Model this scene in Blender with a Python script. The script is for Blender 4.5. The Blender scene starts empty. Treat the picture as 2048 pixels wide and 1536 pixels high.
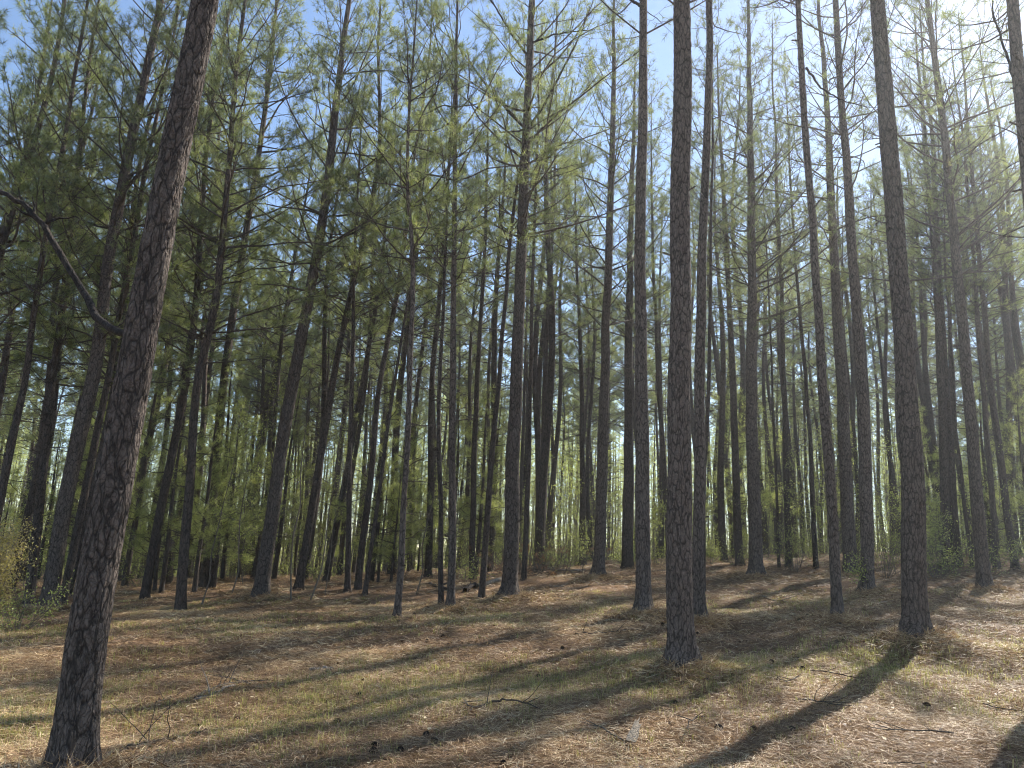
import bpy, math
import numpy as np
from mathutils import Vector, Matrix

RNG = np.random.default_rng(7)
COL = bpy.context.scene.collection
# ------------------------------------------------------------------ camera
F = 1538.0
PITCH = math.radians(13.2)
ROLL = math.radians(2.35)
EYE = np.array([0.0, 0.0, 1.6])

def ray(px, py):
    u = (px - 1024) / F
    v = (768 - py) / F
    c, s = math.cos(ROLL), math.sin(ROLL)
    u, v = u * c - v * s, u * s + v * c
    return np.array([u, math.cos(PITCH) - v * math.sin(PITCH), math.sin(PITCH) + v * math.cos(PITCH)])

def setup_camera():
    cd = bpy.data.cameras.new('camera')
    cd.sensor_width = 36.0
    cd.lens = F / 2048 * 36.0
    cd.clip_end = 5000
    cam = bpy.data.objects.new('camera', cd)
    f = Vector((0, math.cos(PITCH), math.sin(PITCH)))
    up0 = Vector((0, -math.sin(PITCH), math.cos(PITCH)))
    r0 = Vector((1, 0, 0))
    c, s = math.cos(ROLL), math.sin(ROLL)
    right = r0 * c + up0 * s
    up = -r0 * s + up0 * c
    m = Matrix((right, up, -f)).transposed().to_4x4()
    m.translation = Vector(EYE)
    cam.matrix_world = m
    COL.objects.link(cam)
    bpy.context.scene.camera = cam

# ------------------------------------------------------------------ terrain
_ph = np.random.default_rng(3).uniform(0, 6.28, (40,))
def _waves(x, y, n, f0, amp, k):
    z = 0 * x
    for i in range(n):
        a = _ph[(k + i) % 40] * 3.1
        f = f0 * (1 + 0.37 * i)
        z = z + amp / (1 + 0.5 * i) * np.sin(f * (x * math.cos(a) + y * math.sin(a)) + _ph[(k + 7 + i) % 40])
    return z

MOUNDS = []
def hgt(x, y, mounds=True):
    x = np.asarray(x, float); y = np.asarray(y, float)
    yc = np.clip(y, -5, None)
    yy = np.where(yc < 27, yc, 27 + 6 * (1 - np.exp(-(np.maximum(yc, 27) - 27) / 6.0)))
    yp = yy * np.abs(yy) / (np.abs(yy) + 2.5)
    xs = 22 * np.tanh(x / 22)
    sl = np.logaddexp(0, (2.5 - xs) / 1.2) * 1.2        # the clearing falls away to the left
    z = 0.052 * yp + 0.0029 * xs * yp - sl * 0.026 * (yp + 3.0) / 14.0 * np.exp(-sl / 30) / (1 + (np.clip(y, 0, None) / 20) ** 4)
    drop = np.clip(y - 30, 0, 130)
    z = z - 0.012 * drop - 0.00003 * drop ** 2
    fade = np.exp(-np.maximum(y - 60, 0) / 60)
    z = z + _waves(x, y, 5, 0.55, 0.035, 0) * fade + _waves(x, y, 5, 2.1, 0.024, 9) * fade + _waves(x, y, 4, 6.3, 0.008, 21) * fade
    if mounds:
        for (mx, my, a, r) in MOUNDS:
            z = z + a * np.exp(-((x - mx) ** 2 + (y - my) ** 2) / (2 * r * r))
    return z

def ground_hit(px, py, kmax=70):
    r = ray(px, py)
    ks = np.linspace(2.5, kmax, 6000)
    p = EYE[None] + r[None] * ks[:, None]
    below = p[:, 2] < hgt(p[:, 0], p[:, 1], False)
    i = int(np.argmax(below)) if below.any() else -1
    if i <= 0:
        # ray passes over the crest: stand it just beyond
        d = 30.0 / math.hypot(r[0], r[1])
        q = EYE + r * d
        return np.array([q[0], q[1], float(hgt(q[0], q[1], False))])
    return p[i]

# ------------------------------------------------------------------ mesh builder
class MB:
    def __init__(self):
        self.v = []; self.f = []; self.n = 0; self.at = {}
    def add(self, verts, faces, mat=0, smooth=True, tone=None, crack=None):
        verts = np.asarray(verts, np.float32).reshape(-1, 3)
        faces = np.asarray(faces, np.int64)
        nv = len(verts)
        self.v.append(verts)
        self.f.append((faces + self.n, mat, smooth))
        self.n += nv
        for k, a in (('tone', tone), ('crack', crack)):
            if a is None: a = np.full(nv, 0.5 if k == 'tone' else 0.0)
            self.at.setdefault(k, []).append(np.broadcast_to(np.asarray(a, np.float32), (nv,)))
    def mesh(self, name, mats):
        me = bpy.data.meshes.new(name)
        V = np.concatenate(self.v)
        me.vertices.add(len(V)); me.vertices.foreach_set('co', V.ravel())
        loops = []; tot = []; mi = []; sm = []
        for f, m, s in self.f:
            if len(f) == 0: continue
            loops.append(f.ravel()); tot.append(np.full(len(f), f.shape[1]))
            mi.append(np.full(len(f), m)); sm.append(np.full(len(f), s))
        loops = np.concatenate(loops); tot = np.concatenate(tot)
        start = np.concatenate([[0], np.cumsum(tot)[:-1]])
        me.loops.add(len(loops)); me.loops.foreach_set('vertex_index', loops.astype(np.int32))
        me.polygons.add(len(tot))
        me.polygons.foreach_set('loop_start', start.astype(np.int32))
        me.polygons.foreach_set('material_index', np.concatenate(mi).astype(np.int32))
        me.polygons.foreach_set('use_smooth', np.concatenate(sm).astype(bool))
        for k in self.at:
            a = me.attributes.new(k, 'FLOAT', 'POINT')
            a.data.foreach_set('value', np.concatenate(self.at[k]))
        for m in mats: me.materials.append(m)
        me.update(calc_edges=True)
        me.validate()
        return me
    def obj(self, name, mats, parent=None, loc=(0, 0, 0)):
        o = bpy.data.objects.new(name, self.mesh(name, mats))
        o.location = loc
        COL.objects.link(o)
        if parent is not None: o.parent = parent
        return o

def unit(a):
    return a / np.maximum(np.linalg.norm(a, axis=-1, keepdims=True), 1e-9)

def tubes(mb, P, R, sides=3, mat=0, tone=0.5, cap=False):
    """P (n,k,3), R (n,k): n tubes of k rings"""
    P = np.asarray(P, float); R = np.asarray(R, float)
    if P.ndim == 2: P = P[None]; R = R[None]
    n, k, _ = P.shape
    T = np.gradient(P, axis=1); T = unit(T)
    ref = np.where(np.abs(T[:, :1, 2:3]) > 0.9, np.array([1.0, 0, 0]), np.array([0, 0, 1.0]))
    ref = np.broadcast_to(ref, T.shape)
    A = unit(np.cross(T, ref)); B = np.cross(T, A)
    th = np.arange(sides) * 2 * math.pi / sides
    V = P[:, :, None, :] + R[:, :, None, None] * (A[:, :, None, :] * np.cos(th)[None, None, :, None] + B[:, :, None, :] * np.sin(th)[None, None, :, None])
    V = V.reshape(-1, 3)
    i = np.arange(n)[:, None, None] * k * sides
    j = np.arange(k - 1)[None, :, None] * sides
    s = np.arange(sides)[None, None, :]
    s2 = (s + 1) % sides
    F_ = np.stack([i + j + s, i + j + s2, i + j + sides + s2, i + j + sides + s], -1).reshape(-1, 4)
    if np.ndim(tone) == 1: tone = np.repeat(tone, k * sides)
    mb.add(V, F_, mat, True, tone)

def needles(mb, P, D, m, L, w, rng, mat=1, a=0.75, spread=1.0, droop=0.0, back=0.12, tones=None):
    """tufts at P (n,3) along D (n,3), m needles each"""
    n = len(P)
    if n == 0: return
    P = np.repeat(P, m, 0); D = np.repeat(unit(D), m, 0)
    r = unit(rng.normal(size=P.shape))
    d = unit(D * a + r * spread + np.array([0, 0, -droop]))
    b = P - D * (rng.random((n * m, 1)) * back)
    Ln = L * rng.uniform(0.7, 1.12, (n * m, 1))
    side = unit(np.cross(d, unit(rng.normal(size=P.shape)))) * (w * 0.5)
    V = np.stack([b - side, b + side, b + d * Ln], 1).reshape(-1, 3)
    Fc = np.arange(len(V)).reshape(-1, 3)
    if tones is None: tones = rng.random(n)
    t = np.repeat(tones, m) * 0.75 + rng.random(n * m) * 0.25
    mb.add(V, Fc, mat, False, np.repeat(t, 3))

# ------------------------------------------------------------------ materials
def nmat(name):
    m = bpy.data.materials.new(name); m.use_nodes = True
    nt = m.node_tree; nt.nodes.clear()
    return m, nt, nt.nodes, nt.links
def N(ns, t, **kw):
    n = ns.new(t)
    for k, v in kw.items():
        if k in n.inputs.keys(): n.inputs[k].default_value = v
        else: setattr(n, k, v)
    return n
def ramp(ns, stops):
    r = ns.new('ShaderNodeValToRGB'); e = r.color_ramp.elements
    while len(e) < len(stops): e.new(0.5)
    for i, (p, c) in enumerate(stops):
        e[i].position = p; e[i].color = (c[0], c[1], c[2], 1)
    return r

def bark_material(name, ridge=(0.17, 0.145, 0.125), dark=(0.03, 0.025, 0.022), near=False, reddish=0.28):
    m, nt, ns, ln = nmat(name)
    out = ns.new('ShaderNodeOutputMaterial'); bs = N(ns, 'ShaderNodeBsdfPrincipled', Roughness=0.92)
    bs.inputs['Specular IOR Level'].default_value = 0.2
    tc = ns.new('ShaderNodeTexCoord')
    oi = ns.new('ShaderNodeObjectInfo')
    mp = N(ns, 'ShaderNodeMapping'); mp.inputs['Scale'].default_value = (1, 1, 0.38)
    cmb = ns.new('ShaderNodeCombineXYZ')
    for k in range(3):
        q = N(ns, 'ShaderNodeMath', operation='MULTIPLY'); q.inputs[1].default_value = (17.3, 41.7, 9.1)[k]; ln.new(oi.outputs['Random'], q.inputs[0]); ln.new(q.outputs[0], cmb.inputs[k])
    ofs = N(ns, 'ShaderNodeVectorMath', operation='ADD'); ln.new(tc.outputs['Object'], ofs.inputs[0]); ln.new(cmb.outputs[0], ofs.inputs[1])
    ln.new(ofs.outputs[0], mp.inputs['Vector'])
    warp = N(ns, 'ShaderNodeTexNoise', Scale=9.0, Detail=3.0)
    ln.new(mp.outputs['Vector'], warp.inputs['Vector'])
    mad = N(ns, 'ShaderNodeVectorMath', operation='MULTIPLY_ADD')
    mad.inputs[1].default_value = (0.10, 0.10, 0.10)
    ln.new(warp.outputs['Color'], mad.inputs[0]); ln.new(mp.outputs['Vector'], mad.inputs[2])
    fine = N(ns, 'ShaderNodeTexNoise', Scale=70.0, Detail=5.0, Roughness=0.7)
    ln.new(mad.outputs[0], fine.inputs['Vector'])
    big = N(ns, 'ShaderNodeTexNoise', Scale=2.0, Detail=3.0)
    ln.new(mp.outputs['Vector'], big.inputs['Vector'])
    def vlayer(scale, zs, width, warpmul):
        mq = N(ns, 'ShaderNodeVectorMath', operation='MULTIPLY'); mq.inputs[1].default_value = (1, 1, zs / 0.38)
        ln.new(mad.outputs[0], mq.inputs[0])
        vo = N(ns, 'ShaderNodeTexVoronoi', feature='DISTANCE_TO_EDGE', Scale=scale); ln.new(mq.outputs[0], vo.inputs['Vector'])
        vc = N(ns, 'ShaderNodeTexVoronoi', feature='F1', Scale=scale); ln.new(mq.outputs[0], vc.inputs['Vector'])
        r_ = N(ns, 'ShaderNodeMapRange'); r_.inputs['From Max'].default_value = width; ln.new(vo.outputs['Distance'], r_.inputs['Value'])
        return r_.outputs[0], vc.outputs['Color']
    eA, cA = vlayer(20.0, 0.27, 0.13, 1)
    eB, cB = vlayer(42.0, 0.55, 0.13, 1)
    mB = N(ns, 'ShaderNodeMapRange'); mB.inputs['To Min'].default_value = 0.45; ln.new(eB, mB.inputs['Value'])
    em = N(ns, 'ShaderNodeMath', operation='MULTIPLY'); ln.new(eA, em.inputs[0]); ln.new(mB.outputs[0], em.inputs[1]); edge = em.outputs[0]
    sp = N(ns, 'ShaderNodeSeparateColor'); ln.new(cB, sp.inputs[0])
    tone = N(ns, 'ShaderNodeAttribute', attribute_name='tone')
    c1 = ramp(ns, [(0.25, tuple(c * 0.6 for c in ridge)), (0.75, ridge)])
    ln.new(fine.outputs['Fac'], c1.inputs['Fac'])
    red = N(ns, 'ShaderNodeMix', data_type='RGBA', blend_type='MIX')
    red.inputs['B'].default_value = (0.20, 0.125, 0.09, 1)
    mm = N(ns, 'ShaderNodeMath', operation='MULTIPLY')
    sx = ns.new('ShaderNodeSeparateXYZ'); ln.new(tc.outputs['Object'], sx.inputs[0])
    zr = N(ns, 'ShaderNodeMapRange'); zr.inputs['From Max'].default_value = 14.0; zr.inputs['To Min'].default_value = reddish * 0.6; zr.inputs['To Max'].default_value = min(1.6, reddish * 2.2)
    ln.new(sx.outputs['Z'], zr.inputs['Value']); ln.new(zr.outputs[0], mm.inputs[1])
    ln.new(big.outputs['Fac'], mm.inputs[0]); ln.new(mm.outputs[0], red.inputs['Factor'])
    ln.new(c1.outputs['Color'], red.inputs['A'])
    mx = N(ns, 'ShaderNodeMix', data_type='RGBA'); mx.inputs['A'].default_value = (*dark, 1)
    ln.new(edge, mx.inputs['Factor']); ln.new(red.outputs['Result'], mx.inputs['B'])
    hv = N(ns, 'ShaderNodeHueSaturation')
    vr = N(ns, 'ShaderNodeMapRange'); vr.inputs['To Min'].default_value = 0.7; vr.inputs['To Max'].default_value = 1.2
    ad = N(ns, 'ShaderNodeMath', operation='MULTIPLY_ADD'); ad.inputs[1].default_value = 0.5
    hl = N(ns, 'ShaderNodeMath', operation='MULTIPLY'); hl.inputs[1].default_value = 0.5
    ln.new(sp.outputs[1], hl.inputs[0])
    ln.new(oi.outputs['Random'], ad.inputs[0]); ln.new(hl.outputs[0], ad.inputs[2])
    ln.new(ad.outputs[0], vr.inputs['Value']); ln.new(vr.outputs[0], hv.inputs['Value'])
    ln.new(mx.outputs['Result'], hv.inputs['Color'])
    ln.new(hv.outputs['Color'], bs.inputs['Base Color'])
    bp = N(ns, 'ShaderNodeBump', Strength=0.75); bp.inputs['Distance'].default_value = 0.012
    s0 = N(ns, 'ShaderNodeMath', operation='MULTIPLY_ADD'); s0.inputs[1].default_value = 0.5
    ln.new(sp.outputs[0], s0.inputs[0]); ln.new(edge, s0.inputs[2])
    s1 = N(ns, 'ShaderNodeMath', operation='MULTIPLY_ADD'); s1.inputs[1].default_value = 0.5
    ln.new(fine.outputs['Fac'], s1.inputs[0]); ln.new(s0.outputs[0], s1.inputs[2]); ln.new(s1.outputs[0], bp.inputs['Height'])
    ln.new(bp.outputs['Normal'], bs.inputs['Normal'])
    ln.new(bs.outputs[0], out.inputs[0])
    return m

def leaf_material(name, stops, trans=0.45, tcol=1.4, objvar=0.25):
    m, nt, ns, ln = nmat(name)
    out = ns.new('ShaderNodeOutputMaterial')
    tone = N(ns, 'ShaderNodeAttribute', attribute_name='tone')
    oi = ns.new('ShaderNodeObjectInfo')
    r = ramp(ns, stops); ln.new(tone.outputs['Fac'], r.inputs['Fac'])
    hv = N(ns, 'ShaderNodeHueSaturation')
    vr = N(ns, 'ShaderNodeMapRange'); vr.inputs['To Min'].default_value = 1 - objvar; vr.inputs['To Max'].default_value = 1 + objvar
    ln.new(oi.outputs['Random'], vr.inputs['Value']); ln.new(vr.outputs[0], hv.inputs['Value'])
    ln.new(r.outputs['Color'], hv.inputs['Color'])
    d = N(ns, 'ShaderNodeBsdfPrincipled', Roughness=0.55); d.inputs['Specular IOR Level'].default_value = 0.35
    ln.new(hv.outputs['Color'], d.inputs['Base Color'])
    t = ns.new('ShaderNodeBsdfTranslucent')
    tm = N(ns, 'ShaderNodeMix', data_type='RGBA', blend_type='MULTIPLY'); tm.inputs['Factor'].default_value = 1.0
    tm.inputs['B'].default_value = (tcol * 0.97, tcol, tcol * 0.68, 1)
    ln.new(hv.outputs['Color'], tm.inputs['A']); ln.new(tm.outputs['Result'], t.inputs['Color'])
    mx = ns.new('ShaderNodeMixShader'); mx.inputs[0].default_value = trans
    ln.new(d.outputs[0], mx.inputs[1]); ln.new(t.outputs[0], mx.inputs[2]); ln.new(mx.outputs[0], out.inputs[0])
    return m

def ground_material():
    m, nt, ns, ln = nmat('forest_floor')
    out = ns.new('ShaderNodeOutputMaterial'); bs = N(ns, 'ShaderNodeBsdfPrincipled', Roughness=0.95)
    bs.inputs['Specular IOR Level'].default_value = 0.1
    tc = ns.new('ShaderNodeTexCoord')
    n1 = N(ns, 'ShaderNodeTexNoise', Scale=0.9, Detail=4.0, Roughness=0.6)
    n2 = N(ns, 'ShaderNodeTexNoise', Scale=28.0, Detail=6.0, Roughness=0.75)
    n3 = N(ns, 'ShaderNodeTexNoise', Scale=0.45, Detail=5.0, Roughness=0.65)
    mp = N(ns, 'ShaderNodeMapping'); mp.inputs['Location'].default_value = (31, 7, 0)
    ln.new(tc.outputs['Object'], mp.inputs['Vector'])
    for n in (n1, n2): ln.new(tc.outputs['Object'], n.inputs['Vector'])
    ln.new(mp.outputs['Vector'], n3.inputs['Vector'])
    a = ramp(ns, [(0.3, (0.07, 0.042, 0.025)), (0.5, (0.21, 0.125, 0.075)), (0.68, (0.40, 0.28, 0.17))])
    ln.new(n2.outputs['Fac'], a.inputs['Fac'])
    b = ramp(ns, [(0.3, (0.10, 0.06, 0.035)), (0.7, (0.24, 0.16, 0.09))])
    ln.new(n1.outputs['Fac'], b.inputs['Fac'])
    mx = N(ns, 'ShaderNodeMix', data_type='RGBA'); mx.inputs['Factor'].default_value = 0.4
    ln.new(a.outputs['Color'], mx.inputs['A']); ln.new(b.outputs['Color'], mx.inputs['B'])
    g = N(ns, 'ShaderNodeMix', data_type='RGBA'); g.inputs['B'].default_value = (0.11, 0.12, 0.035, 1)
    gm = N(ns, 'ShaderNodeMapRange'); gm.inputs['From Min'].default_value = 0.5; gm.inputs['From Max'].default_value = 0.72; gm.inputs['To Max'].default_value = 0.25
    ln.new(n3.outputs['Fac'], gm.inputs['Value']); ln.new(gm.outputs[0], g.inputs['Factor'])
    ln.new(mx.outputs['Result'], g.inputs['A']); ln.new(g.outputs['Result'], bs.inputs['Base Color'])
    bp = N(ns, 'ShaderNodeBump', Strength=1.0); bp.inputs['Distance'].default_value = 0.04
    ln.new(n2.outputs['Fac'], bp.inputs['Height']); ln.new(bp.outputs['Normal'], bs.inputs['Normal'])
    ln.new(bs.outputs[0], out.inputs[0])
    return m

M_BARK_N = bark_material('bark_near', ridge=(0.19, 0.16, 0.138), dark=(0.036, 0.03, 0.026))
M_BARK = bark_material('bark', ridge=(0.12, 0.10, 0.086), dark=(0.03, 0.025, 0.022))
M_TWIG = bark_material('twig_bark', ridge=(0.13, 0.11, 0.09), dark=(0.06, 0.05, 0.04))
M_LIMB = bark_material('limb_bark', ridge=(0.06, 0.048, 0.04), dark=(0.02, 0.017, 0.014), reddish=0.1)
M_STEM = bark_material('pale_stem', ridge=(0.24, 0.21, 0.17), dark=(0.12, 0.1, 0.08), reddish=0.1)
M_WOOD = bark_material('weathered_wood', ridge=(0.42, 0.37, 0.30), dark=(0.16, 0.13, 0.1), reddish=0.15)
M_NEEDLE = leaf_material('pine_needles', [(0.0, (0.075, 0.10, 0.045)), (0.5, (0.165, 0.19, 0.088)), (0.93, (0.26, 0.275, 0.12)), (1.0, (0.26, 0.175, 0.095))], trans=0.46, tcol=1.8)
M_NEEDLE_L = leaf_material('lightened_pine_needles', [(0.0, (0.14, 0.165, 0.065)), (0.5, (0.25, 0.275, 0.115)), (1.0, (0.36, 0.37, 0.155))], trans=0.5, tcol=1.8)  # pine needles brightened in colour to stand in for missing sunlight
M_LEAF = leaf_material('spring_leaves', [(0.0, (0.17, 0.20, 0.075)), (0.6, (0.32, 0.35, 0.13)), (1.0, (0.46, 0.48, 0.2))], trans=0.5, tcol=1.5)
M_STRAW = leaf_material('pine_straw', [(0.0, (0.07, 0.035, 0.02)), (0.35, (0.27, 0.155, 0.08)), (0.7, (0.56, 0.395, 0.215)), (1.0, (0.78, 0.65, 0.42))], trans=0.12, tcol=1.0, objvar=0)
M_GRASS = leaf_material('grass_blades', [(0.0, (0.15, 0.16, 0.055)), (0.6, (0.36, 0.35, 0.13)), (1.0, (0.6, 0.52, 0.27))], trans=0.45, tcol=1.3, objvar=0)
M_DEADLEAF = leaf_material('dead_foliage', [(0.0, (0.10, 0.05, 0.03)), (0.6, (0.22, 0.11, 0.06)), (1.0, (0.4, 0.26, 0.15))], trans=0.25, tcol=1.2)
M_GROUND = ground_material()

# ------------------------------------------------------------------ trunk and crown
def vor_bark(u, v, nu, rng_seed):
    """distance between the two nearest cell points; u periodic with period nu"""
    iu = np.floor(u).astype(int); iv = np.floor(v).astype(int)
    f1 = np.full(u.shape, 9.0); f2 = np.full(u.shape, 9.0); cid = np.zeros(u.shape)
    for du in (-1, 0, 1):
        for dv in (-1, 0, 1):
            cu = (iu + du); cv = iv + dv; cw = np.mod(cu, nu)
            h1 = np.mod(np.sin(cw * 127.1 + cv * 311.7 + rng_seed) * 43758.5453, 1.0)
            h2 = np.mod(np.sin(cw * 269.5 + cv * 183.3 + rng_seed * 1.7) * 24634.6345, 1.0)
            d = np.hypot(cu + 0.1 + 0.8 * h1 - u, cv + 0.1 + 0.8 * h2 - v)
            closer = d < f1
            f2 = np.where(closer, f1, np.minimum(f2, d))
            cid = np.where(closer, h1 * 0.5 + h2 * 0.5, cid)
            f1 = np.where(closer, d, f1)
    return f2 - f1, cid

def make_trunk(mb, ax, H, r0, seed=0, near=0, sides=10, rings=26, stub=True, dead=(0, 0, 0), rng=None, mat=0, butt=0.5):
    """ax(h)->(n,3); near>0 gives real plated bark with that many sides"""
    rng = rng or np.random.default_rng(seed)
    def rad(h): return r0 * (np.clip(1 - h / H, 0, 1) ** 0.65 * 0.985 + 0.015) + r0 * butt * np.exp(-np.maximum(h, 0) / 0.15)
    if near:
        hv = 13.0 if near > 80 else 11.5
        step = 0.013 if near > 80 else 0.03
        h = np.concatenate([np.arange(-0.4, min(hv, H * 0.7), step), np.linspace(min(hv, H * 0.7), H, 20)[1:]])
        S = near
    else:
        h = np.concatenate([[-0.4, 0, 0.12, 0.3, 0.6], np.linspace(1.0, H, rings)]); S = sides
    th = np.arange(S) * 2 * math.pi / S
    C = ax(h)
    R = rad(h)[:, None] * np.ones((1, S))
    # lobed butt and a gentle irregular outline
    lob = np.exp(-np.maximum(h, 0) / 0.3)[:, None]
    p1, p2 = rng.uniform(0, 6.28, 2)
    R = R * (1 + lob * 0.20 * np.sin(3 * th[None] + p1) + lob * 0.12 * np.sin(5 * th[None] + p2)
             + 0.03 * np.sin(2 * th[None] + h[:, None] * 0.9 + p1) + 0.02 * np.sin(th[None] * 3 + h[:, None] * 2.3 + p2))
    crack = None; tone = 0.5
    if near:
        nu = max(8, int(2 * math.pi * r0 / 0.052))
        U = np.broadcast_to(th[None] / (2 * math.pi) * nu, R.shape)
        Vv = np.broadcast_to(h[:, None] / 0.11, R.shape)
        w2 = 2 * math.pi / nu
        Uw = U + 0.16 * np.sin(Vv * 3.1 + np.sin(U * w2 * 5) * 2 + seed) + 0.10 * np.sin(Vv * 9.7 + U * w2 * 7 + seed * 2) + 0.07 * np.sin(Vv * 21 + U * w2 * 3)
        Vw = Vv + 0.22 * np.sin(U * w2 * 7 + seed) + 0.16 * np.sin(U * w2 * 17 + Vv * 2) + 0.1 * np.sin(U * w2 * 31 + Vv * 5)
        eA, cA = vor_bark(Uw, Vw * 0.42, nu, seed)              # long vertical fissures
        eB, cB = vor_bark(Uw * 1.0, Vw * 1.35, nu, seed + 3)    # cross cracks between the scales
        e2, cid2 = vor_bark(Uw * 3, Vw * 3.4, nu * 3, seed + 5) # small flakes
        smA = np.clip(eA / 0.20, 0, 1); smB = np.clip(eB / 0.15, 0, 1); sm2 = np.clip(e2 / 0.3, 0, 1)
        amp = min(1.0, r0 / 0.2)
        R = R + amp * (0.015 * smA + 0.006 * smB * (0.4 + cB) + 0.010 * cA + 0.006 * cB + 0.004 * sm2 * (0.3 + cid2) - 0.02)
        crack = (np.minimum(eA * 2.2, 0.18 + eB * 1.7) - 0.10 * (1 - sm2)).ravel(); tone = (0.15 + 0.3 * cA + 0.3 * cB + 0.3 * cid2).ravel()
    V = np.stack([C[:, None, 0] + R * np.cos(th)[None], C[:, None, 1] + R * np.sin(th)[None],
                  np.broadcast_to(C[:, None, 2], R.shape)], -1).reshape(-1, 3)
    k = len(h)
    j = np.arange(k - 1)[:, None] * S; s = np.arange(S)[None]; s2 = (s + 1) % S
    Fc = np.stack([j + s, j + s2, j + S + s2, j + S + s], -1).reshape(-1, 4)
    mb.add(V, Fc, mat, True, tone, crack)
    nd, hlo, hhi = dead
    if nd:
        hh = rng.uniform(hlo, hhi, nd); az = rng.uniform(0, 6.28, nd)
        L = rng.uniform(0.2, 1.5, nd) * (0.6 + 0.6 * (hh - hlo) / max(hhi - hlo, 0.1))
        el = rng.uniform(-0.15, 0.6, nd)
        d = np.stack([np.cos(az) * np.cos(el), np.sin(az) * np.cos(el), np.sin(el)], -1)
        b = ax(hh); t = np.linspace(0, 1, 5)
        P = b[:, None] + d[:, None] * (t[None, :, None] * L[:, None, None])
        P = P + np.cumsum(rng.normal(0, 0.045, P.shape) * (t[None, :, None] > 0), 1) * L[:, None, None]
        P[..., 2] += (rng.uniform(-0.35, 0.12, nd)[:, None] * t[None] ** 2) * L[:, None]
        tubes(mb, P, (0.0045 + 0.009 * L)[:, None] * (1 - 0.8 * t)[None], 3, mat, rng.random(nd))
        # broken stubs
        ns_ = nd // 2; hs_ = rng.uniform(hlo * .6, hhi, ns_); az_ = rng.uniform(0, 6.28, ns_); ds_ = unit(np.stack([np.cos(az_), np.sin(az_), rng.uniform(-.1, .6, ns_)], -1))
        bs_ = ax(hs_); ls_ = r0 + rng.uniform(.03, .16, ns_); ts_ = np.linspace(0, 1, 3)
        tubes(mb, bs_[:, None] + ds_[:, None] * (ts_[None, :, None] * ls_[:, None, None]), (.009 + .012 * rng.random(ns_))[:, None] * (1.1 - .35 * ts_)[None], 5, mat, .2)
        # twiglets
        q = rng.integers(0, nd, nd * 2); ti = rng.integers(1, 4, nd * 2)
        b2 = P[q, ti]; d2 = unit(d[q] + rng.normal(0, 0.6, (len(q), 3)))
        L2 = L[q] * rng.uniform(0.15, 0.45, len(q)); t2 = np.linspace(0, 1, 3)
        P2 = b2[:, None] + d2[:, None] * (t2[None, :, None] * L2[:, None, None]) + rng.normal(0, 0.02, (len(q), 3, 3)) * t2[None, :, None]
        tubes(mb, P2, np.full((len(q), 1), 0.0045) * (1 - 0.6 * t2)[None], 3, mat, 0.5)

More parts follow.
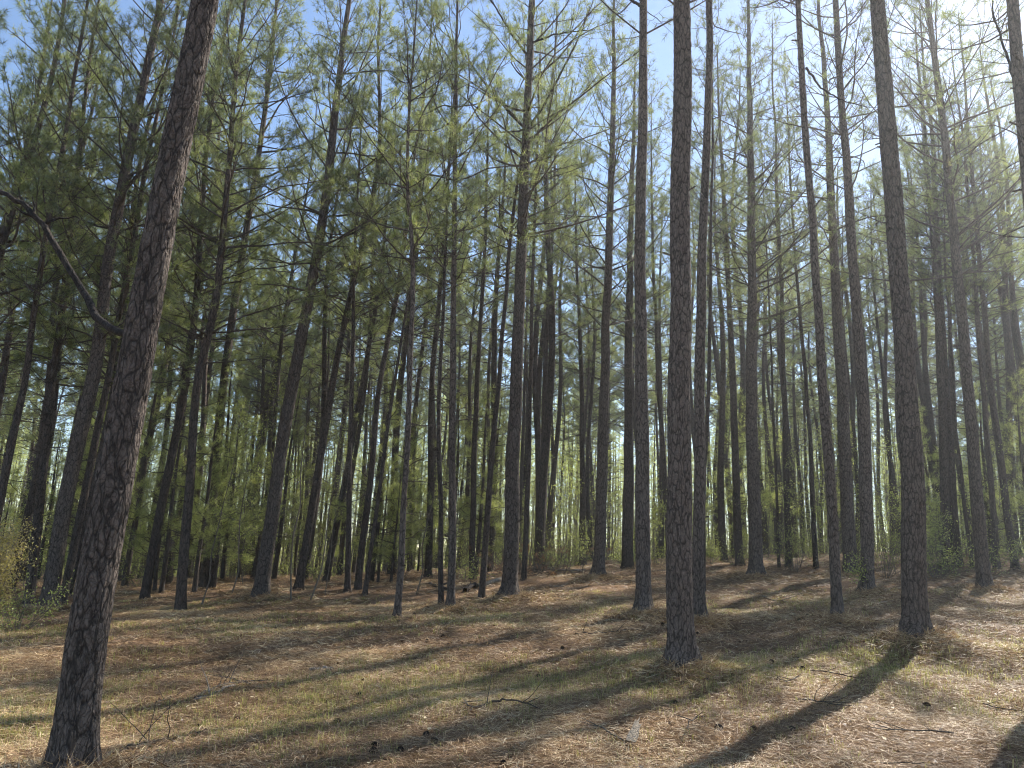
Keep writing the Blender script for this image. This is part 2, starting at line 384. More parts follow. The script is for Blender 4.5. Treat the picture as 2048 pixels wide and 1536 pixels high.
def make_crown(mb, ax, H, h0, Lmax, rng, m=36, nl=0.19, nw=0.008, step=0.5, mt=0, mn=1, dens=1.0, lift=1.0, bare=0.38, shape=0.6, tuftprob=1.0, r_scale=1.0):
    hs = []; h = h0
    while h < H - 0.15:
        nb = rng.integers(3, 6)
        for i in range(nb): hs.append((h + rng.uniform(-0.12, 0.12), i / nb * 6.283 + rng.uniform(-0.5, 0.5) + h * 2.4))
        h += step * rng.uniform(0.7, 1.3)
    hs = np.array(hs); n = len(hs); hh = np.minimum(hs[:, 0], H - 0.1); az = hs[:, 1]
    t = np.clip((hh - h0) / (H - h0), 0, 1)
    L = Lmax * (0.5 + 0.5 * np.sin(math.pi * np.minimum(1, t * 1.1 + 0.2))) * (1 - t) ** shape * rng.uniform(0.35, 1.2, n) + 0.22
    el = np.radians(rng.uniform(5, 32, n) + 38 * t) * lift
    K = 7; s = np.linspace(0, 1, K)
    e = el[:, None] + (0.55 * s[None] ** 1.3) * rng.uniform(0.1, 1.1, n)[:, None]
    a = az[:, None] + np.cumsum(rng.normal(0, 0.17, (n, K)), 1)
    e = e + np.cumsum(rng.normal(0, 0.10, (n, K)), 1)
    d = np.stack([np.cos(a) * np.cos(e), np.sin(a) * np.cos(e), np.sin(e)], -1)
    P = ax(hh)[:, None] + np.cumsum(np.concatenate([np.zeros((n, 1, 3)), d[:, :-1]], 1), 1) * (L / (K - 1))[:, None, None]
    tubes(mb, P, ((0.005 + 0.0075 * L) * r_scale)[:, None] * (1 - 0.78 * s)[None], 4, mt, rng.random(n))
    # secondaries
    cnt = np.maximum(2, (L * 4.2 * dens).astype(int) + 1)
    q = np.repeat(np.arange(n), cnt); nq = len(q)
    f = bare + (1 - bare) * rng.random(nq) ** 0.8 * 0.98
    x = f * (K - 1); i0 = np.minimum(x.astype(int), K - 2); w = (x - i0)[:, None]
    b = P[q, i0] * (1 - w) + P[q, i0 + 1] * w; dm = unit(P[q, i0 + 1] - P[q, i0])
    side = unit(np.cross(dm, np.array([0, 0, 1.0])) * rng.choice([-1, 1], nq)[:, None] + rng.normal(0, 0.35, (nq, 3)))
    d2 = unit(dm * 0.8 + side * rng.uniform(0.5, 1.1, nq)[:, None] + np.array([0, 0, 0.18]))
    L2 = (0.14 + (1 - f) * L[q] * 0.42 * rng.uniform(0.6, 1.3, nq)) + 0.08 * rng.random(nq)
    s2 = np.linspace(0, 1, 4)
    up = rng.uniform(0.1, 0.5, nq)
    P2 = b[:, None] + d2[:, None] * (s2[None, :, None] * L2[:, None, None]); P2[..., 2] += (s2[None] ** 2) * (up * L2)[:, None]
    tubes(mb, P2, ((0.0035 + 0.004 * L2) * r_scale)[:, None] * (1 - 0.6 * s2)[None], 3, mt, 0.5)
    tp = [P[:, -1], P2[:, -1]]; td = [P[:, -1] - P[:, -2], P2[:, -1] - P2[:, -2]]
    extra = L2 > 0.36
    tp.append(P2[extra, 2]); td.append((P2[:, 2] - P2[:, 1] + rng.normal(0, 0.08, (nq, 3)))[extra])
    mid = rng.random(n) < 0.8
    tp.append(P[mid, K - 2]); td.append((P[:, -2] - P[:, -3])[mid])
    # tertiary twigs off the long secondaries
    lo = np.where(L2 > 0.3)[0]
    lo = np.repeat(lo, 2)
    b3 = P2[lo, rng.integers(1, 3, len(lo))]; d3 = unit(d2[lo] + rng.normal(0, 0.7, (len(lo), 3)) + np.array([0, 0, 0.25]))
    L3 = L2[lo] * rng.uniform(0.25, 0.5, len(lo)); P3 = b3[:, None] + d3[:, None] * (np.linspace(0, 1, 2)[None, :, None] * L3[:, None, None])
    tubes(mb, P3, np.full((len(lo), 2), 0.004 * r_scale), 3, mt, 0.5)
    tp.append(P3[:, -1]); td.append(d3)
    TP = np.concatenate(tp); TD = unit(np.concatenate(td))
    keep = rng.random(len(TP)) < tuftprob; TP = TP[keep]; TD = TD[keep]
    needles(mb, TP, TD, m, nl, nw, rng, mn, a=0.7, spread=0.95, droop=0.05)
    return len(TP)

def make_axis(P):
    """polyline (k,3) with rising z -> axis function of height, local to its first point"""
    P = np.asarray(P, float); z = P[:, 2] - P[0, 2]
    zs = np.linspace(z[0], z[-1], 120)
    X = np.interp(zs, z, P[:, 0] - P[0, 0]); Y = np.interp(zs, z, P[:, 1] - P[0, 1])
    k = np.hanning(9); k /= k.sum()
    Xp = np.pad(X, 4, mode='reflect', reflect_type='odd'); Yp = np.pad(Y, 4, mode='reflect', reflect_type='odd')
    X = np.convolve(Xp, k, 'valid'); Y = np.convolve(Yp, k, 'valid'); X -= X[0]; Y -= Y[0]
    def ax(h):
        h = np.asarray(h, float)
        return np.stack([np.interp(h, zs, X), np.interp(h, zs, Y), h], -1)
    return ax

def thing(name, label, cat, loc, group=None, rz=0.0):
    o = bpy.data.objects.new(name, None); COL.objects.link(o)
    o.empty_display_size = 0.3
    o.location = tuple(float(c) for c in loc); o.rotation_euler = (0, 0, rz)
    o['label'] = label; o['category'] = cat
    if group: o['group'] = group
    return o
def tag(o, label=None, cat=None, group=None, kind=None):
    for k, v in (('label', label), ('category', cat), ('group', group), ('kind', kind)):
        if v: o[k] = v
    return o

# ------------------------------------------------------------------ the trees one can tell apart
# path: pixels of the photograph from the foot up; w: width in px low on the trunk; H: height; cb: height of crown base; Lm: longest branch
GP = 'pines one can tell apart in front of the far forest'
TREES = [
 dict(p=[(134,1562),(150,1400),(208,1000),(251,768),(330,384),(405,0)], w=76, H=19, cb=12.5, Lm=2.2, near=220, lab='thick leaning foreground pine with deeply plated bark at the left edge of the clearing'),
 dict(p=[(95,1215),(140,968),(190,768),(230,450),(300,135),(325,0)], w=32, H=18, cb=6.2, Lm=2.6, near=40, lab='dark leaning pine with a sunlit right edge just behind the foreground pine'),
 dict(p=[(122,1218),(215,768),(285,380),(320,180)], w=16, H=15, cb=5.5, Lm=2.2, lab='slimmer leaning pine that rises between the dark leaning pine and the foreground trunk'),
 dict(p=[(57,1210),(105,768),(142,465),(155,310)], w=19, H=14, cb=5.5, Lm=2.0, lab='slender dark pine behind the yellow green bush at the left edge'),
 dict(p=[(2,968),(45,768),(60,640),(100,400)], w=16, H=16, cb=7, Lm=2.0, D=21, lab='slim leaning pine whose trunk leaves the left edge of the picture'),
 dict(p=[(520,1185),(560,900),(590,768),(630,550),(655,400),(680,150),(695,30)], w=30, H=18, cb=8.3, Lm=3.0, near=32, lab='tall dark pine leaning right with wide bare limbs against the blue sky'),
 dict(p=[(597,1180),(665,768),(705,570),(745,400),(760,300),(755,100)], w=17, H=18, cb=8, Lm=2.4, lab='leaning pine next right of the tall dark pine, one thick branch whorl at half height'),
 dict(p=[(695,1185),(705,768),(712,500)], w=12, H=12, cb=7, Lm=1.4, lab='thin straight pine left of a crossing pair of leaning trunks'),
 dict(p=[(715,1178),(760,768),(800,560),(830,300)], w=14, H=15, cb=8.2, Lm=1.8, lab='lower trunk crossing pair of leaning pines, the thicker one'),
 dict(p=[(730,1190),(787,768),(815,600)], w=9, H=11, cb=7, Lm=1.2, lab='thinner one of the crossing pair of leaning pines'),
 dict(p=[(793,1232),(806,1000),(820,768),(828,600),(828,430),(817,385),(822,200)], w=14, H=12, cb=7.2, Lm=1.9, near=20, lab='slim dark pine with a crook in its upper trunk standing nearest left of the centre'),
 dict(p=[(857,1153),(868,768),(885,560),(895,400)], w=15, H=17, cb=8.5, Lm=2.0, lab='dark straight pine in the back between the crooked pine and the close trunk pair'),
 dict(p=[(882,1215),(884,968),(885,768),(890,600)], w=11, H=11, cb=7.2, Lm=1.2, lab='thinner left one of two trunks standing almost touching left of the centre'),
 dict(p=[(900,1213),(903,968),(906,768),(911,600),(912,300),(915,0)], w=17, H=14.5, cb=7.8, Lm=2.2, near=24, lab='thicker right one of two trunks standing almost touching left of the centre'),
 dict(p=[(963,1200),(980,968),(1000,768),(1022,500),(1048,320)], w=13, H=13.5, cb=8.2, Lm=1.6, lab='smooth brown pine leaning right, just left of the big central pine'),
 dict(p=[(1020,1185),(1027,968),(1038,740),(1050,400),(1067,0),(1072,-80)], w=32, H=19, cb=8.8, Lm=3.2, near=32, lab='big central pine with V shaped limbs reaching over blue sky'),
 dict(p=[(1048,1160),(1055,968),(1062,768),(1070,500)], w=11, H=15, cb=8.5, Lm=1.5, lab='thin dark pine half hidden behind the right side of the big central pine'),
 dict(p=[(1085,1122),(1093,768),(1108,450),(1112,300)], w=14, H=18, cb=9, Lm=2.2, lab='medium background pine standing over the heap of dead brush'),
 dict(p=[(1198,1143),(1210,768),(1228,250),(1230,60)], w=25, H=17.5, cb=7.6, Lm=2.7, near=24, lab='straight pine at the crest left of the grey pair, feathery crown from mid height'),
 dict(p=[(1255,1138),(1256,768),(1267,250),(1270,130)], w=23, H=17, cb=8.4, Lm=2.4, lab='grey pine at the crest directly left of the narrow foreground pole'),
 dict(p=[(1288,1227),(1288,768),(1292,0),(1292,-100)], w=31, H=20, cb=12, Lm=2.2, near=44, tp=0.35, lab='clean straight branchless trunk directly left of the thickest central trunk'),
 dict(p=[(1362,1322),(1361,1100),(1360,768),(1360,400),(1359,0),(1358,-120)], w=53, H=21, cb=13.5, Lm=2.4, near=64, tp=0.35, lab='thickest branchless trunk right of the centre, its long shadow reaching the bottom edge'),
 dict(p=[(1398,1235),(1397,968),(1396,768),(1408,350),(1411,0)], w=25, H=18, cb=14, Lm=1.8, near=32, tp=0.15, lab='trunk tucked against the right side of the thickest central trunk'),
 dict(p=[(1406,1183),(1413,968),(1420,768),(1425,600)], w=10, H=15, cb=9, Lm=1.5, lab='thin pine barely showing behind the tucked trunk'),
 dict(p=[(1513,1143),(1510,968),(1507,740),(1503,250),(1498,0)], w=28, H=17, cb=7.2, Lm=2.9, near=28, lab='straight pine on the crest with regular upswept side branches on both sides'),
 dict(p=[(1479,1130),(1466,768),(1450,450),(1445,350)], w=17, H=17, cb=8.2, Lm=2.2, lab='dark pine leaning slightly left, just left of the pine with upswept branches'),
 dict(p=[(1677,1232),(1665,1018),(1648,768),(1623,350),(1605,0),(1600,-80)], w=22, H=17.5, cb=12.5, Lm=1.8, near=34, tp=0.15, lab='slender pole leaning left, foot on a low needle mound right of the centre'),
 dict(p=[(1702,1142),(1693,968),(1685,768),(1668,450),(1658,250)], w=28, H=17, cb=9.0, Lm=2.4, near=24, tp=0.3, lab='pine between the slender leaning pole and its thicker neighbour, set a little behind them'),
 dict(p=[(1735,1185),(1733,968),(1728,768),(1698,300),(1678,0)], w=26, H=18.5, cb=10.0, Lm=2.3, near=36, tp=0.15, lab='left leaning pine with a leafy twig at its foot and a buttress of straw'),
 dict(p=[(1833,1273),(1825,1018),(1811,768),(1773,300),(1748,0),(1738,-120)], w=47, H=20, cb=11.8, Lm=2.6, near=56, lab='thick plated trunk leaning left on a straw mound, second thickest right of the centre'),
 dict(p=[(1970,1170),(1955,968),(1935,768),(1893,350),(1868,125)], w=26, H=18, cb=8.2, Lm=3.0, near=30, lab='left leaning pine with a dense twiggy crown in the haze near the right edge'),
 dict(p=[(1893,1133),(1878,768),(1865,500)], w=19, H=17, cb=8.4, Lm=2.2, lab='left one of a grey hazy pair behind the crest right of the second thickest trunk'),
 dict(p=[(1915,1133),(1893,768),(1882,560)], w=18, H=17, cb=8.4, Lm=2.2, lab='right one of a grey hazy pair behind the crest right of the second thickest trunk'),
 dict(p=[(2032,1140),(1983,768),(1970,600)], w=15, H=17, cb=8.4, Lm=2.2, lab='left leaning pine whose foot stands at the far right edge of the crest'),
 dict(p=[(1993,1138),(1963,768),(1950,600)], w=12, H=16, cb=8.2, Lm=2.0, lab='thin left leaning pine right behind the pine with the dense twiggy crown'),
 dict(p=[(1945,1135),(1915,850),(1900,650)], w=7, H=13, cb=8, Lm=1.2, lab='very thin slanting pole left of the pine with the dense twiggy crown'),
 dict(p=[(2140,1330),(2100,768),(2052,230),(2030,0),(2025,-80)], w=36, H=20, cb=9.5, Lm=2.6, near=36, lab='dark trunk entering the top right corner with a bare limb crossing the sky'),
 dict(p=[(1578,1133),(1572,768),(1566,560)], w=13, H=17, cb=8.4, Lm=2.0, lab='background pine halfway between the upswept pine and the slender leaning pole'),
 dict(p=[(1558,1135),(1550,868),(1545,700)], w=6, H=13, cb=8, Lm=1.1, lab='very thin pole just left of the halfway background pine'),
 dict(p=[(365,1180),(390,768),(430,620),(450,400),(460,300)], w=20, H=16, cb=6.5, Lm=2.6, D=19.5, lab='pine with drooping green boughs right of the foreground trunk'),
 dict(p=[(1165,1130),(1165,968),(1163,768),(1160,640)], w=13, H=15, cb=8, Lm=1.8, lab='plain background pine left of the straight crest pine with feathery crown'),
 dict(p=[(1340,1130),(1318,768),(1312,600)], w=12, H=16, cb=8.5, Lm=1.8, lab='background pine showing in the slot left of the thickest central trunk'),
 dict(p=[(650,1165),(700,900),(745,640),(760,520)], w=14, H=16, cb=8, Lm=2.0, lab='leaning pine behind the crossing pair, parallel to the tall dark pine'),
 dict(p=[(945,1160),(955,768),(968,500)], w=13, H=16, cb=8.5, Lm=1.8, lab='background pine in the gap between the close pair and the smooth brown pine'),
 dict(p=[(1632,1136),(1616,868),(1600,640)], w=10, H=15, cb=8, Lm=1.8, lab='thin hazy pine left of the slender leaning pole'),
]
FEET = []
for t in TREES:
    if t.get('near'): t['p'][0] = (t['p'][0][0], t['p'][0][1] + (24 if t['near'] > 50 else 12))
    b = ground_hit(*t['p'][0])
    if 'D' in t or t['p'][0][1] < 1100:
        r = ray(*t['p'][0]); D = t.get('D', 25); k = D / math.hypot(r[0], r[1]); q = EYE + r * k
        b = np.array([q[0], q[1], float(hgt(q[0], q[1], False))])
    t['base'] = b; t['D'] = math.hypot(b[0], b[1])
    FEET.append((b[0], b[1]))
    if t.get('near'):
        MOUNDS.append((b[0] + 0.05, b[1] - 0.05, 0.13 if t['near'] > 35 else 0.09, 0.42))
MOUNDS += [(9.4, 17.2, 0.16, 0.7), (6.2, 10.9, 0.1, 0.7), (8.9, 16.5, 0.10, 0.9)]

def build_measured(i, t):
    rng = np.random.default_rng(100 + i)
    b = t['base'].copy()
    dh = unit(np.array([b[0], b[1]]))
    pts = [b.copy()]
    for (px, py) in t['p'][1:]:
        r = ray(px, py); k = t['D'] / float(r[:2] @ dh); q = EYE + r * k
        if q[2] > pts[-1][2] + 0.15: pts.append(q)
    b[2] = float(hgt(b[0], b[1])) - 0.03
    pts[0] = b.copy()
    H = t['H'] + 2.5 + (1.5 if t['D'] > 19 else 0)
    d = pts[-1] - pts[-2] if len(pts) > 2 else pts[-1] - pts[0]
    sl = d[:2] / d[2] * 0.6
    top = b[2] + H + 0.3
    if pts[-1][2] < top:
        z = pts[-1][2]; p = pts[-1].copy()
        while z < top:
            p = p + np.array([sl[0] * 1.5 + rng.normal(0, 0.03), sl[1] * 1.5 + rng.normal(0, 0.05), 1.5]); sl = sl * 0.8; z = p[2]; pts.append(p.copy())
    P = np.array(pts)
    zz = np.arange(P[0, 2] + 1.0, P[-1, 2], 1.1); zz = np.concatenate([[P[0, 2]], zz, [P[-1, 2]]])
    wob = np.cumsum(rng.normal(0, 0.016, (len(zz), 2)), 0); wob -= np.linspace(0, 1, len(zz))[:, None] * wob[-1]
    P = np.stack([np.interp(zz, P[:, 2], P[:, 0]) + wob[:, 0] + rng.normal(0, .012, len(zz)) * (zz > zz[0]), np.interp(zz, P[:, 2], P[:, 1]) + wob[:, 1], zz], -1)
    low = P[0] - (P[1] - P[0]) / (P[1][2] - P[0][2]) * 0.6
    ax0 = make_axis(P)
    def ax(h):
        h = np.asarray(h, float); q = ax0(np.maximum(h, 0)); q[..., 2] = h; return q
    depth = b[1] * math.cos(PITCH) + (b[2] + 1.0 - EYE[2]) * math.sin(PITCH)
    r0 = 0.5 * t['w'] / F * depth * (0.93 if t.get('near') else 1.0)
    t['r0'] = r0
    root = thing('pine_tree', t['lab'], 'pine tree', b)
    near = t.get('near', 0)
    mb = MB()
    cb = t['cb']
    nd = int(rng.integers(26, 42)) if cb < 10 else 10
    make_trunk(mb, ax, H, r0, seed=i * 1.37 + 1, near=near, sides=12, rings=34, rng=rng, dead=(nd, cb * (0.18 if cb < 10 else 0.5), cb + 0.5), butt=0.6 if near else 0.3)
    mb.obj('trunk', [M_BARK_N if near else M_BARK], root)
    mc = MB()
    m = 17
    make_crown(mc, ax, H, cb, t['Lm'] * 1.28, rng, m=m, nl=0.19, nw=0.0085 if t['D'] < 20 else 0.0095, step=0.58, dens=0.85, shape=0.45, tuftprob=t.get('tp', 0.55) if b[0] > 4 or 'tp' in t else (0.7 if b[0] > -1 else 0.9))
    mc.obj('crown', [M_TWIG, M_NEEDLE], root)
    return root, ax

ROOTS = []
for i, t in enumerate(TREES):
    ROOTS.append(build_measured(i, t))
    print(i, t['base'].round(1), 'dbh %.2f' % (2 * t['r0']), t['lab'][:40])

def limb(root, pts, r0, r1, kids=6, rng=None, tuft=0, name='limb', klen=0.7):
    """a named limb of a tree; pts in world coordinates"""
    rng = rng or np.random.default_rng(5)
    mb = MB(); P = np.array(pts, float) - np.array(root.location)
    k = 24; s = np.linspace(0, len(P) - 1, k)
    Q = np.stack([np.interp(s, np.arange(len(P)), P[:, c]) for c in range(3)], -1)
    Q[1:-1] = (Q[:-2] + 2 * Q[1:-1] + Q[2:]) / 4
    Q[1:] += rng.normal(0, 0.008, Q[1:].shape)
    tubes(mb, Q, np.linspace(r0, r1, k) * rng.uniform(0.9, 1.12, k), 7, 0)
    tips = []; dirs = []
    for _ in range(kids):
        j = int(rng.integers(k // 4, k - 1)); d = unit(unit(Q[j] - Q[j - 1]) + rng.normal(0, 0.6, 3) + np.array([0, 0, 0.3])); L = rng.uniform(0.4, 1.0) * klen
        s4 = np.linspace(0, 1, 5); p = Q[j] + d * s4[:, None] * L; p[:, 2] += s4 ** 2 * L * 0.2; p[1:] += np.cumsum(rng.normal(0, 0.015, (4, 3)), 0)
        tubes(mb, p, np.linspace(r1 * 0.8, 0.003, 5), 4, 0); tips.append(p[-1]); dirs.append(d); tips.append(p[3]); dirs.append(d)
    if tuft: needles(mb, np.array(tips), np.array(dirs), tuft, 0.19, 0.006, rng, 1)
    return mb.obj(name, [M_LIMB, M_NEEDLE], root)

def pix(px, py, D, dirb):
    dh = unit(np.array([dirb[0], dirb[1]])); r = ray(px, py); return EYE + r * (D / float(r[:2] @ dh))
r, _ = ROOTS[0]; b = TREES[0]['base']; D0 = TREES[0]['D']
limb(r, [pix(252, 668, D0, b), pix(225, 660, D0 + .25, b), pix(198, 638, D0 + .5, b), pix(170, 588, D0 + .75, b), pix(130, 520, D0 + 1.0, b), pix(80, 435, D0 + 1.2, b), pix(45, 405, D0 + 1.35, b), pix(0, 385, D0 + 1.5, b), pix(-60, 350, D0 + 1.7, b)], 0.028, 0.02, kids=4, klen=0.4)
def limbs_on(idx, specs):
    r, _ = ROOTS[idx]; t = TREES[idx]; b = t['base']; D = t['D']
    for j, (pp, dd, r0, r1, kids, tf) in enumerate(specs):
        pts = [pix(x, y, D + dd * q / (len(pp) - 1), b) for q, (x, y) in enumerate(pp)]
        limb(r, pts, r0, r1, kids, np.random.default_rng(idx * 50 + j), tf)
limbs_on(15, [([(1055, 260), (1020, 225), (975, 175), (920, 95), (870, 50)], 1.0, .045, .012, 9, 26),
              ([(1055, 110), (1035, 85), (1000, 30), (975, -10), (950, -50)], -1.0, .035, .012, 8, 26),
              ([(1062, 250), (1100, 190), (1140, 110), (1165, 60), (1180, 10)], .8, .04, .012, 9, 26),
              ([(1065, 85), (1100, 72), (1150, 62), (1190, 60)], -.8, .03, .010, 8, 26)])
limbs_on(36, [([(2043, 200), (2020, 130), (2000, 70), (1985, 20), (1980, -30)], .6, .024, .009, 5, 14)])
limbs_on(6, [([(722, 520), (690, 512), (650, 560), (610, 545)], .6, .03, .008, 6, 20),
             ([(745, 515), (780, 530), (810, 585), (835, 680)], -.4, .016, .006, 6, 0)])
limbs_on(20, [([(1286, 15), (1270, 5), (1250, -8), (1220, -25)], -.5, .035, .02, 2, 0)])
limbs_on(26, [([(1612, 135), (1640, 175), (1680, 200), (1735, 215)], .5, .025, .008, 6, 20)])

# ------------------------------------------------------------------ background pine variants
def variant(k):
    rng = np.random.default_rng(900 + k)
    H = rng.uniform(19.5, 24.5); r0 = rng.uniform(0.11, 0.17); cb = H * (rng.uniform(0.38, 0.5) if k < 9 else rng.uniform(0.28, 0.34))
    a1, a2, a3 = rng.uniform(-.02, .02), rng.uniform(-.02, .02), rng.uniform(0, 6)
    def ax(h):
        h = np.asarray(h, float)
        return np.stack([a1 * h + 0.15 * np.sin(h * 0.45 + a3) - 0.15 * math.sin(a3), a2 * h + 0.15 * np.sin(h * 0.4 + a3 * 2) - 0.15 * math.sin(2 * a3), h], -1)
    mb = MB(); make_trunk(mb, ax, H, r0, seed=k, sides=9, rings=24, rng=rng, dead=(44, cb * 0.2, cb + 1.2), butt=0.25)
    mc = MB(); make_crown(mc, ax, H, cb, rng.uniform(3.0, 3.9), rng, m=18, nl=0.21, nw=0.011, step=0.66, dens=0.8, shape=0.4, r_scale=1.2)
    return mb.mesh('trunk', [M_BARK]), mc.mesh('crown', [M_TWIG, M_NEEDLE]), H, ax
VARS = [variant(k) for k in range(12)]

LIGHT = []
for kk in range(6):
    rg = np.random.default_rng(950 + kk); mc = MB(); Hk = VARS[kk][2]
    ph = rg.uniform(0, 6)
    make_crown(mc, VARS[kk][3], Hk, Hk * rg.uniform(.52, .6), rg.uniform(2.8, 3.5), rg, m=14, nl=0.2, nw=0.009, step=0.72, dens=0.75, shape=0.4, tuftprob=0.95)
    LIGHT.append(mc.mesh('crown', [M_TWIG, M_NEEDLE]))
def place_variant(k, x, y, rz, sc, label, group):
    tm, cm, H, _ = VARS[k]
    if x > -4 and y < 42: k = k % 6; tm = VARS[k][0]; cm = LIGHT[k]
    z = float(hgt(x, y)) - 0.03
    o = thing('pine_tree', label, 'pine tree', (x, y, z), group, rz); o.scale = (sc, sc, sc)
    for nm, me in (('trunk', tm), ('crown', cm)):
        c = bpy.data.objects.new(nm, me); COL.objects.link(c); c.parent = o
    return o

rng = np.random.default_rng(21)
placed = [(x, y) for x, y in FEET]
def free(x, y, d):
    return all((x - a) ** 2 + (y - c) ** 2 > d * d for a, c in placed)
count = 0
while count < 225:
    y = 22 + 44 * rng.random() ** 0.8
    x = rng.uniform(-1, 1) * (0.72 * y + 5)
    if y < 27 and x > -9: continue
    if y < 24: continue
    if not free(x, y, 1.7): continue
    placed.append((x, y)); count += 1
    place_variant(int(rng.integers(0, 9)), x, y, rng.uniform(0, 6.28), rng.uniform(0.82, 1.12),
                  'slim pine among the crowded trunks of the far forest behind the clearing', 'pines of the far forest')
# dense stand on the left
c = 0
while c < 9:
    x = rng.uniform(-20, -8); y = rng.uniform(13, 24)
    if math.atan2(-x, y) < math.radians(24) or not free(x, y, 1.5): continue
    placed.append((x, y)); c += 1
    place_variant(9 + c % 3, x, y, rng.uniform(0, 6.28), rng.uniform(0.7, 1.0),
                  'slim pine of the dense stand left of the clearing', 'pines of the dense stand on the left')
# the stand goes on to the right, outside the picture; its shadows cross the clearing
c = 0
while c < 12:
    x = rng.uniform(6, 34); y = rng.uniform(-8, 24)
    if math.degrees(math.atan2(x, y)) < 41 or not free(x, y, 3.0): continue
    placed.append((x, y)); c += 1
    place_variant(int(rng.integers(0, 9)), x, y, rng.uniform(0, 6.28), rng.uniform(1.0, 1.2),
                  'pine of the stand that goes on to the right of the clearing', 'pines to the right of the clearing')

# the forest behind them goes on as one mass
def far_mass():
    rng = np.random.default_rng(88); mb = MB(); n = 560
    y = 64 + 70 * rng.random(n); x = rng.uniform(-1, 1, n) * (0.74 * y + 6); z = hgt(x, y) - 0.1
    H = rng.uniform(15, 22, n); cb = H * rng.uniform(0.3, 0.55, n); s = np.linspace(0, 1, 6)
    P = np.stack([x, y, z], -1)[:, None] + np.array([0, 0, 1.0]) * (s[None, :, None] * H[:, None, None]); P[:, 1:, :2] += np.cumsum(rng.normal(0, .07, (n, 5, 2)), 1)
    tubes(mb, P, rng.uniform(.07, .17, n)[:, None] * (1.02 - s)[None] ** .7, 6, 0, rng.random(n))
    k = 260; q = np.repeat(np.arange(n), k); t = rng.random(n * k); az = rng.uniform(0, 6.28, n * k)
    R = rng.uniform(1.7, 2.6, n)[q] * (1 - t) ** .6 * rng.uniform(.15, 1, n * k) ** .6 * (.7 + .3 * np.sin(az * 2 + q)); hh = cb[q] + t * (H - cb)[q]
    C = np.stack([x[q] + R * np.cos(az), y[q] + R * np.sin(az), z[q] + hh + R * .4], -1)
    D = np.stack([np.cos(az), np.sin(az), 0 * az + .6], -1)
    needles(mb, C, D, 5, .36, .055, rng, 1)
    # understory of the mass
    m = 2600; yy = 62 + 70 * rng.random(m); xx = rng.uniform(-1, 1, m) * (.74 * yy + 6); c = np.stack([xx, yy, hgt(xx, yy)], -1)
    q = np.repeat(np.arange(m), 22); C = c[q] + np.abs(rng.normal(0, 1, (len(q), 3))) * np.stack([1 + 0 * q, 1 + 0 * q, rng.uniform(.5, 3.2, m)[q]], -1) - np.array([.7, .7, 0])
    needles(mb, C, rng.normal(size=C.shape), 3, .35, .07, rng, 2)
    o = mb.obj('distant_forest', [M_BARK, M_NEEDLE_L, M_LEAF]); tag(o, 'distant pine forest closing the view behind the nearer trunks', 'forest', kind='stuff')
far_mass()
def thicket():
    rng = np.random.default_rng(89); mb = MB(); n = 1150
    y = 40 + 34 * rng.random(n); x = rng.uniform(-1, 1, n) * (.74 * y + 5); z = hgt(x, y) - .05; H = rng.uniform(2.5, 9.5, n); s = np.linspace(0, 1, 6)
    P = np.stack([x, y, z], -1)[:, None] + np.array([0, 0, 1.0]) * (s[None, :, None] * H[:, None, None]); P[:, 1:, :2] += np.cumsum(rng.normal(0, .12, (n, 5, 2)), 1)
    tubes(mb, P, (.012 + .004 * H)[:, None] * (1.05 - s)[None] ** .6, 5, 0, rng.random(n))
    k = 90; q = np.repeat(np.arange(n), k); t = .15 + .85 * rng.random(n * k); i0 = np.minimum((t * 5).astype(int), 4); w = (t * 5 - i0)[:, None]
    C = P[q, i0] * (1 - w) + P[q, i0 + 1] * w; az = rng.uniform(0, 6.28, n * k); R = (.2 + .13 * H[q]) * rng.random(n * k) ** .7 * (1.2 - t)
    C = C + np.stack([R * np.cos(az), R * np.sin(az), R * .4], -1); leafy = rng.random(n)[q]
    a = leafy < .5
    needles(mb, C[a], rng.normal(size=(a.sum(), 3)), 3, .09, .06, rng, 2, tones=rng.random(a.sum()))
    b = (leafy >= .5) & (leafy < .85)
    needles(mb, C[b], rng.normal(size=(b.sum(), 3)) + np.array([0, 0, .8]), 8, .22, .016, rng, 1)
    o = mb.obj('thicket', [M_STEM, M_NEEDLE_L, M_LEAF]); tag(o, 'thicket of thin stems and spring leaves filling the space under the far pines', 'thicket', kind='stuff')
thicket()

# ------------------------------------------------------------------ ground
def axis_pts(lo, hi, fine_lo, fine_hi, st):
    a = list(np.arange(fine_lo, fine_hi, st)); v = fine_hi; s = st
    while v < hi: a.append(v); s *= 1.16; v += s
    a.append(hi); v = fine_lo; s = st; b = []
    while v > lo: s *= 1.16; v -= s; b.append(max(v, lo))
    return np.unique(np.array(b[::-1] + a))
gx = axis_pts(-1500, 1500, -14, 16, 0.11); gy = axis_pts(-1500, 1500, 2, 32, 0.11)
X, Y = np.meshgrid(gx, gy); Z = hgt(X, Y)
mb = MB(); nx, ny = len(gx), len(gy)
i = np.arange(ny - 1)[:, None] * nx; j = np.arange(nx - 1)[None]
mb.add(np.stack([X, Y, Z], -1).reshape(-1, 3), np.stack([i + j, i + j + 1, i + j + nx + 1, i + j + nx], -1).reshape(-1, 4))
g = mb.obj('ground', [M_GROUND]); tag(g, kind='structure')

def grassiness(x, y):
    return _waves(x, y, 5, 0.9, 0.5, 3) + _waves(x, y, 4, 2.7, 0.22, 17)

def scatter(n, y0, y1, rng, pw=1.0, spread=0.76):
    y = y0 + (y1 - y0) * rng.random(n) ** pw
    x = rng.uniform(-1, 1, n) * (spread * y + 0.8)
    return x, y

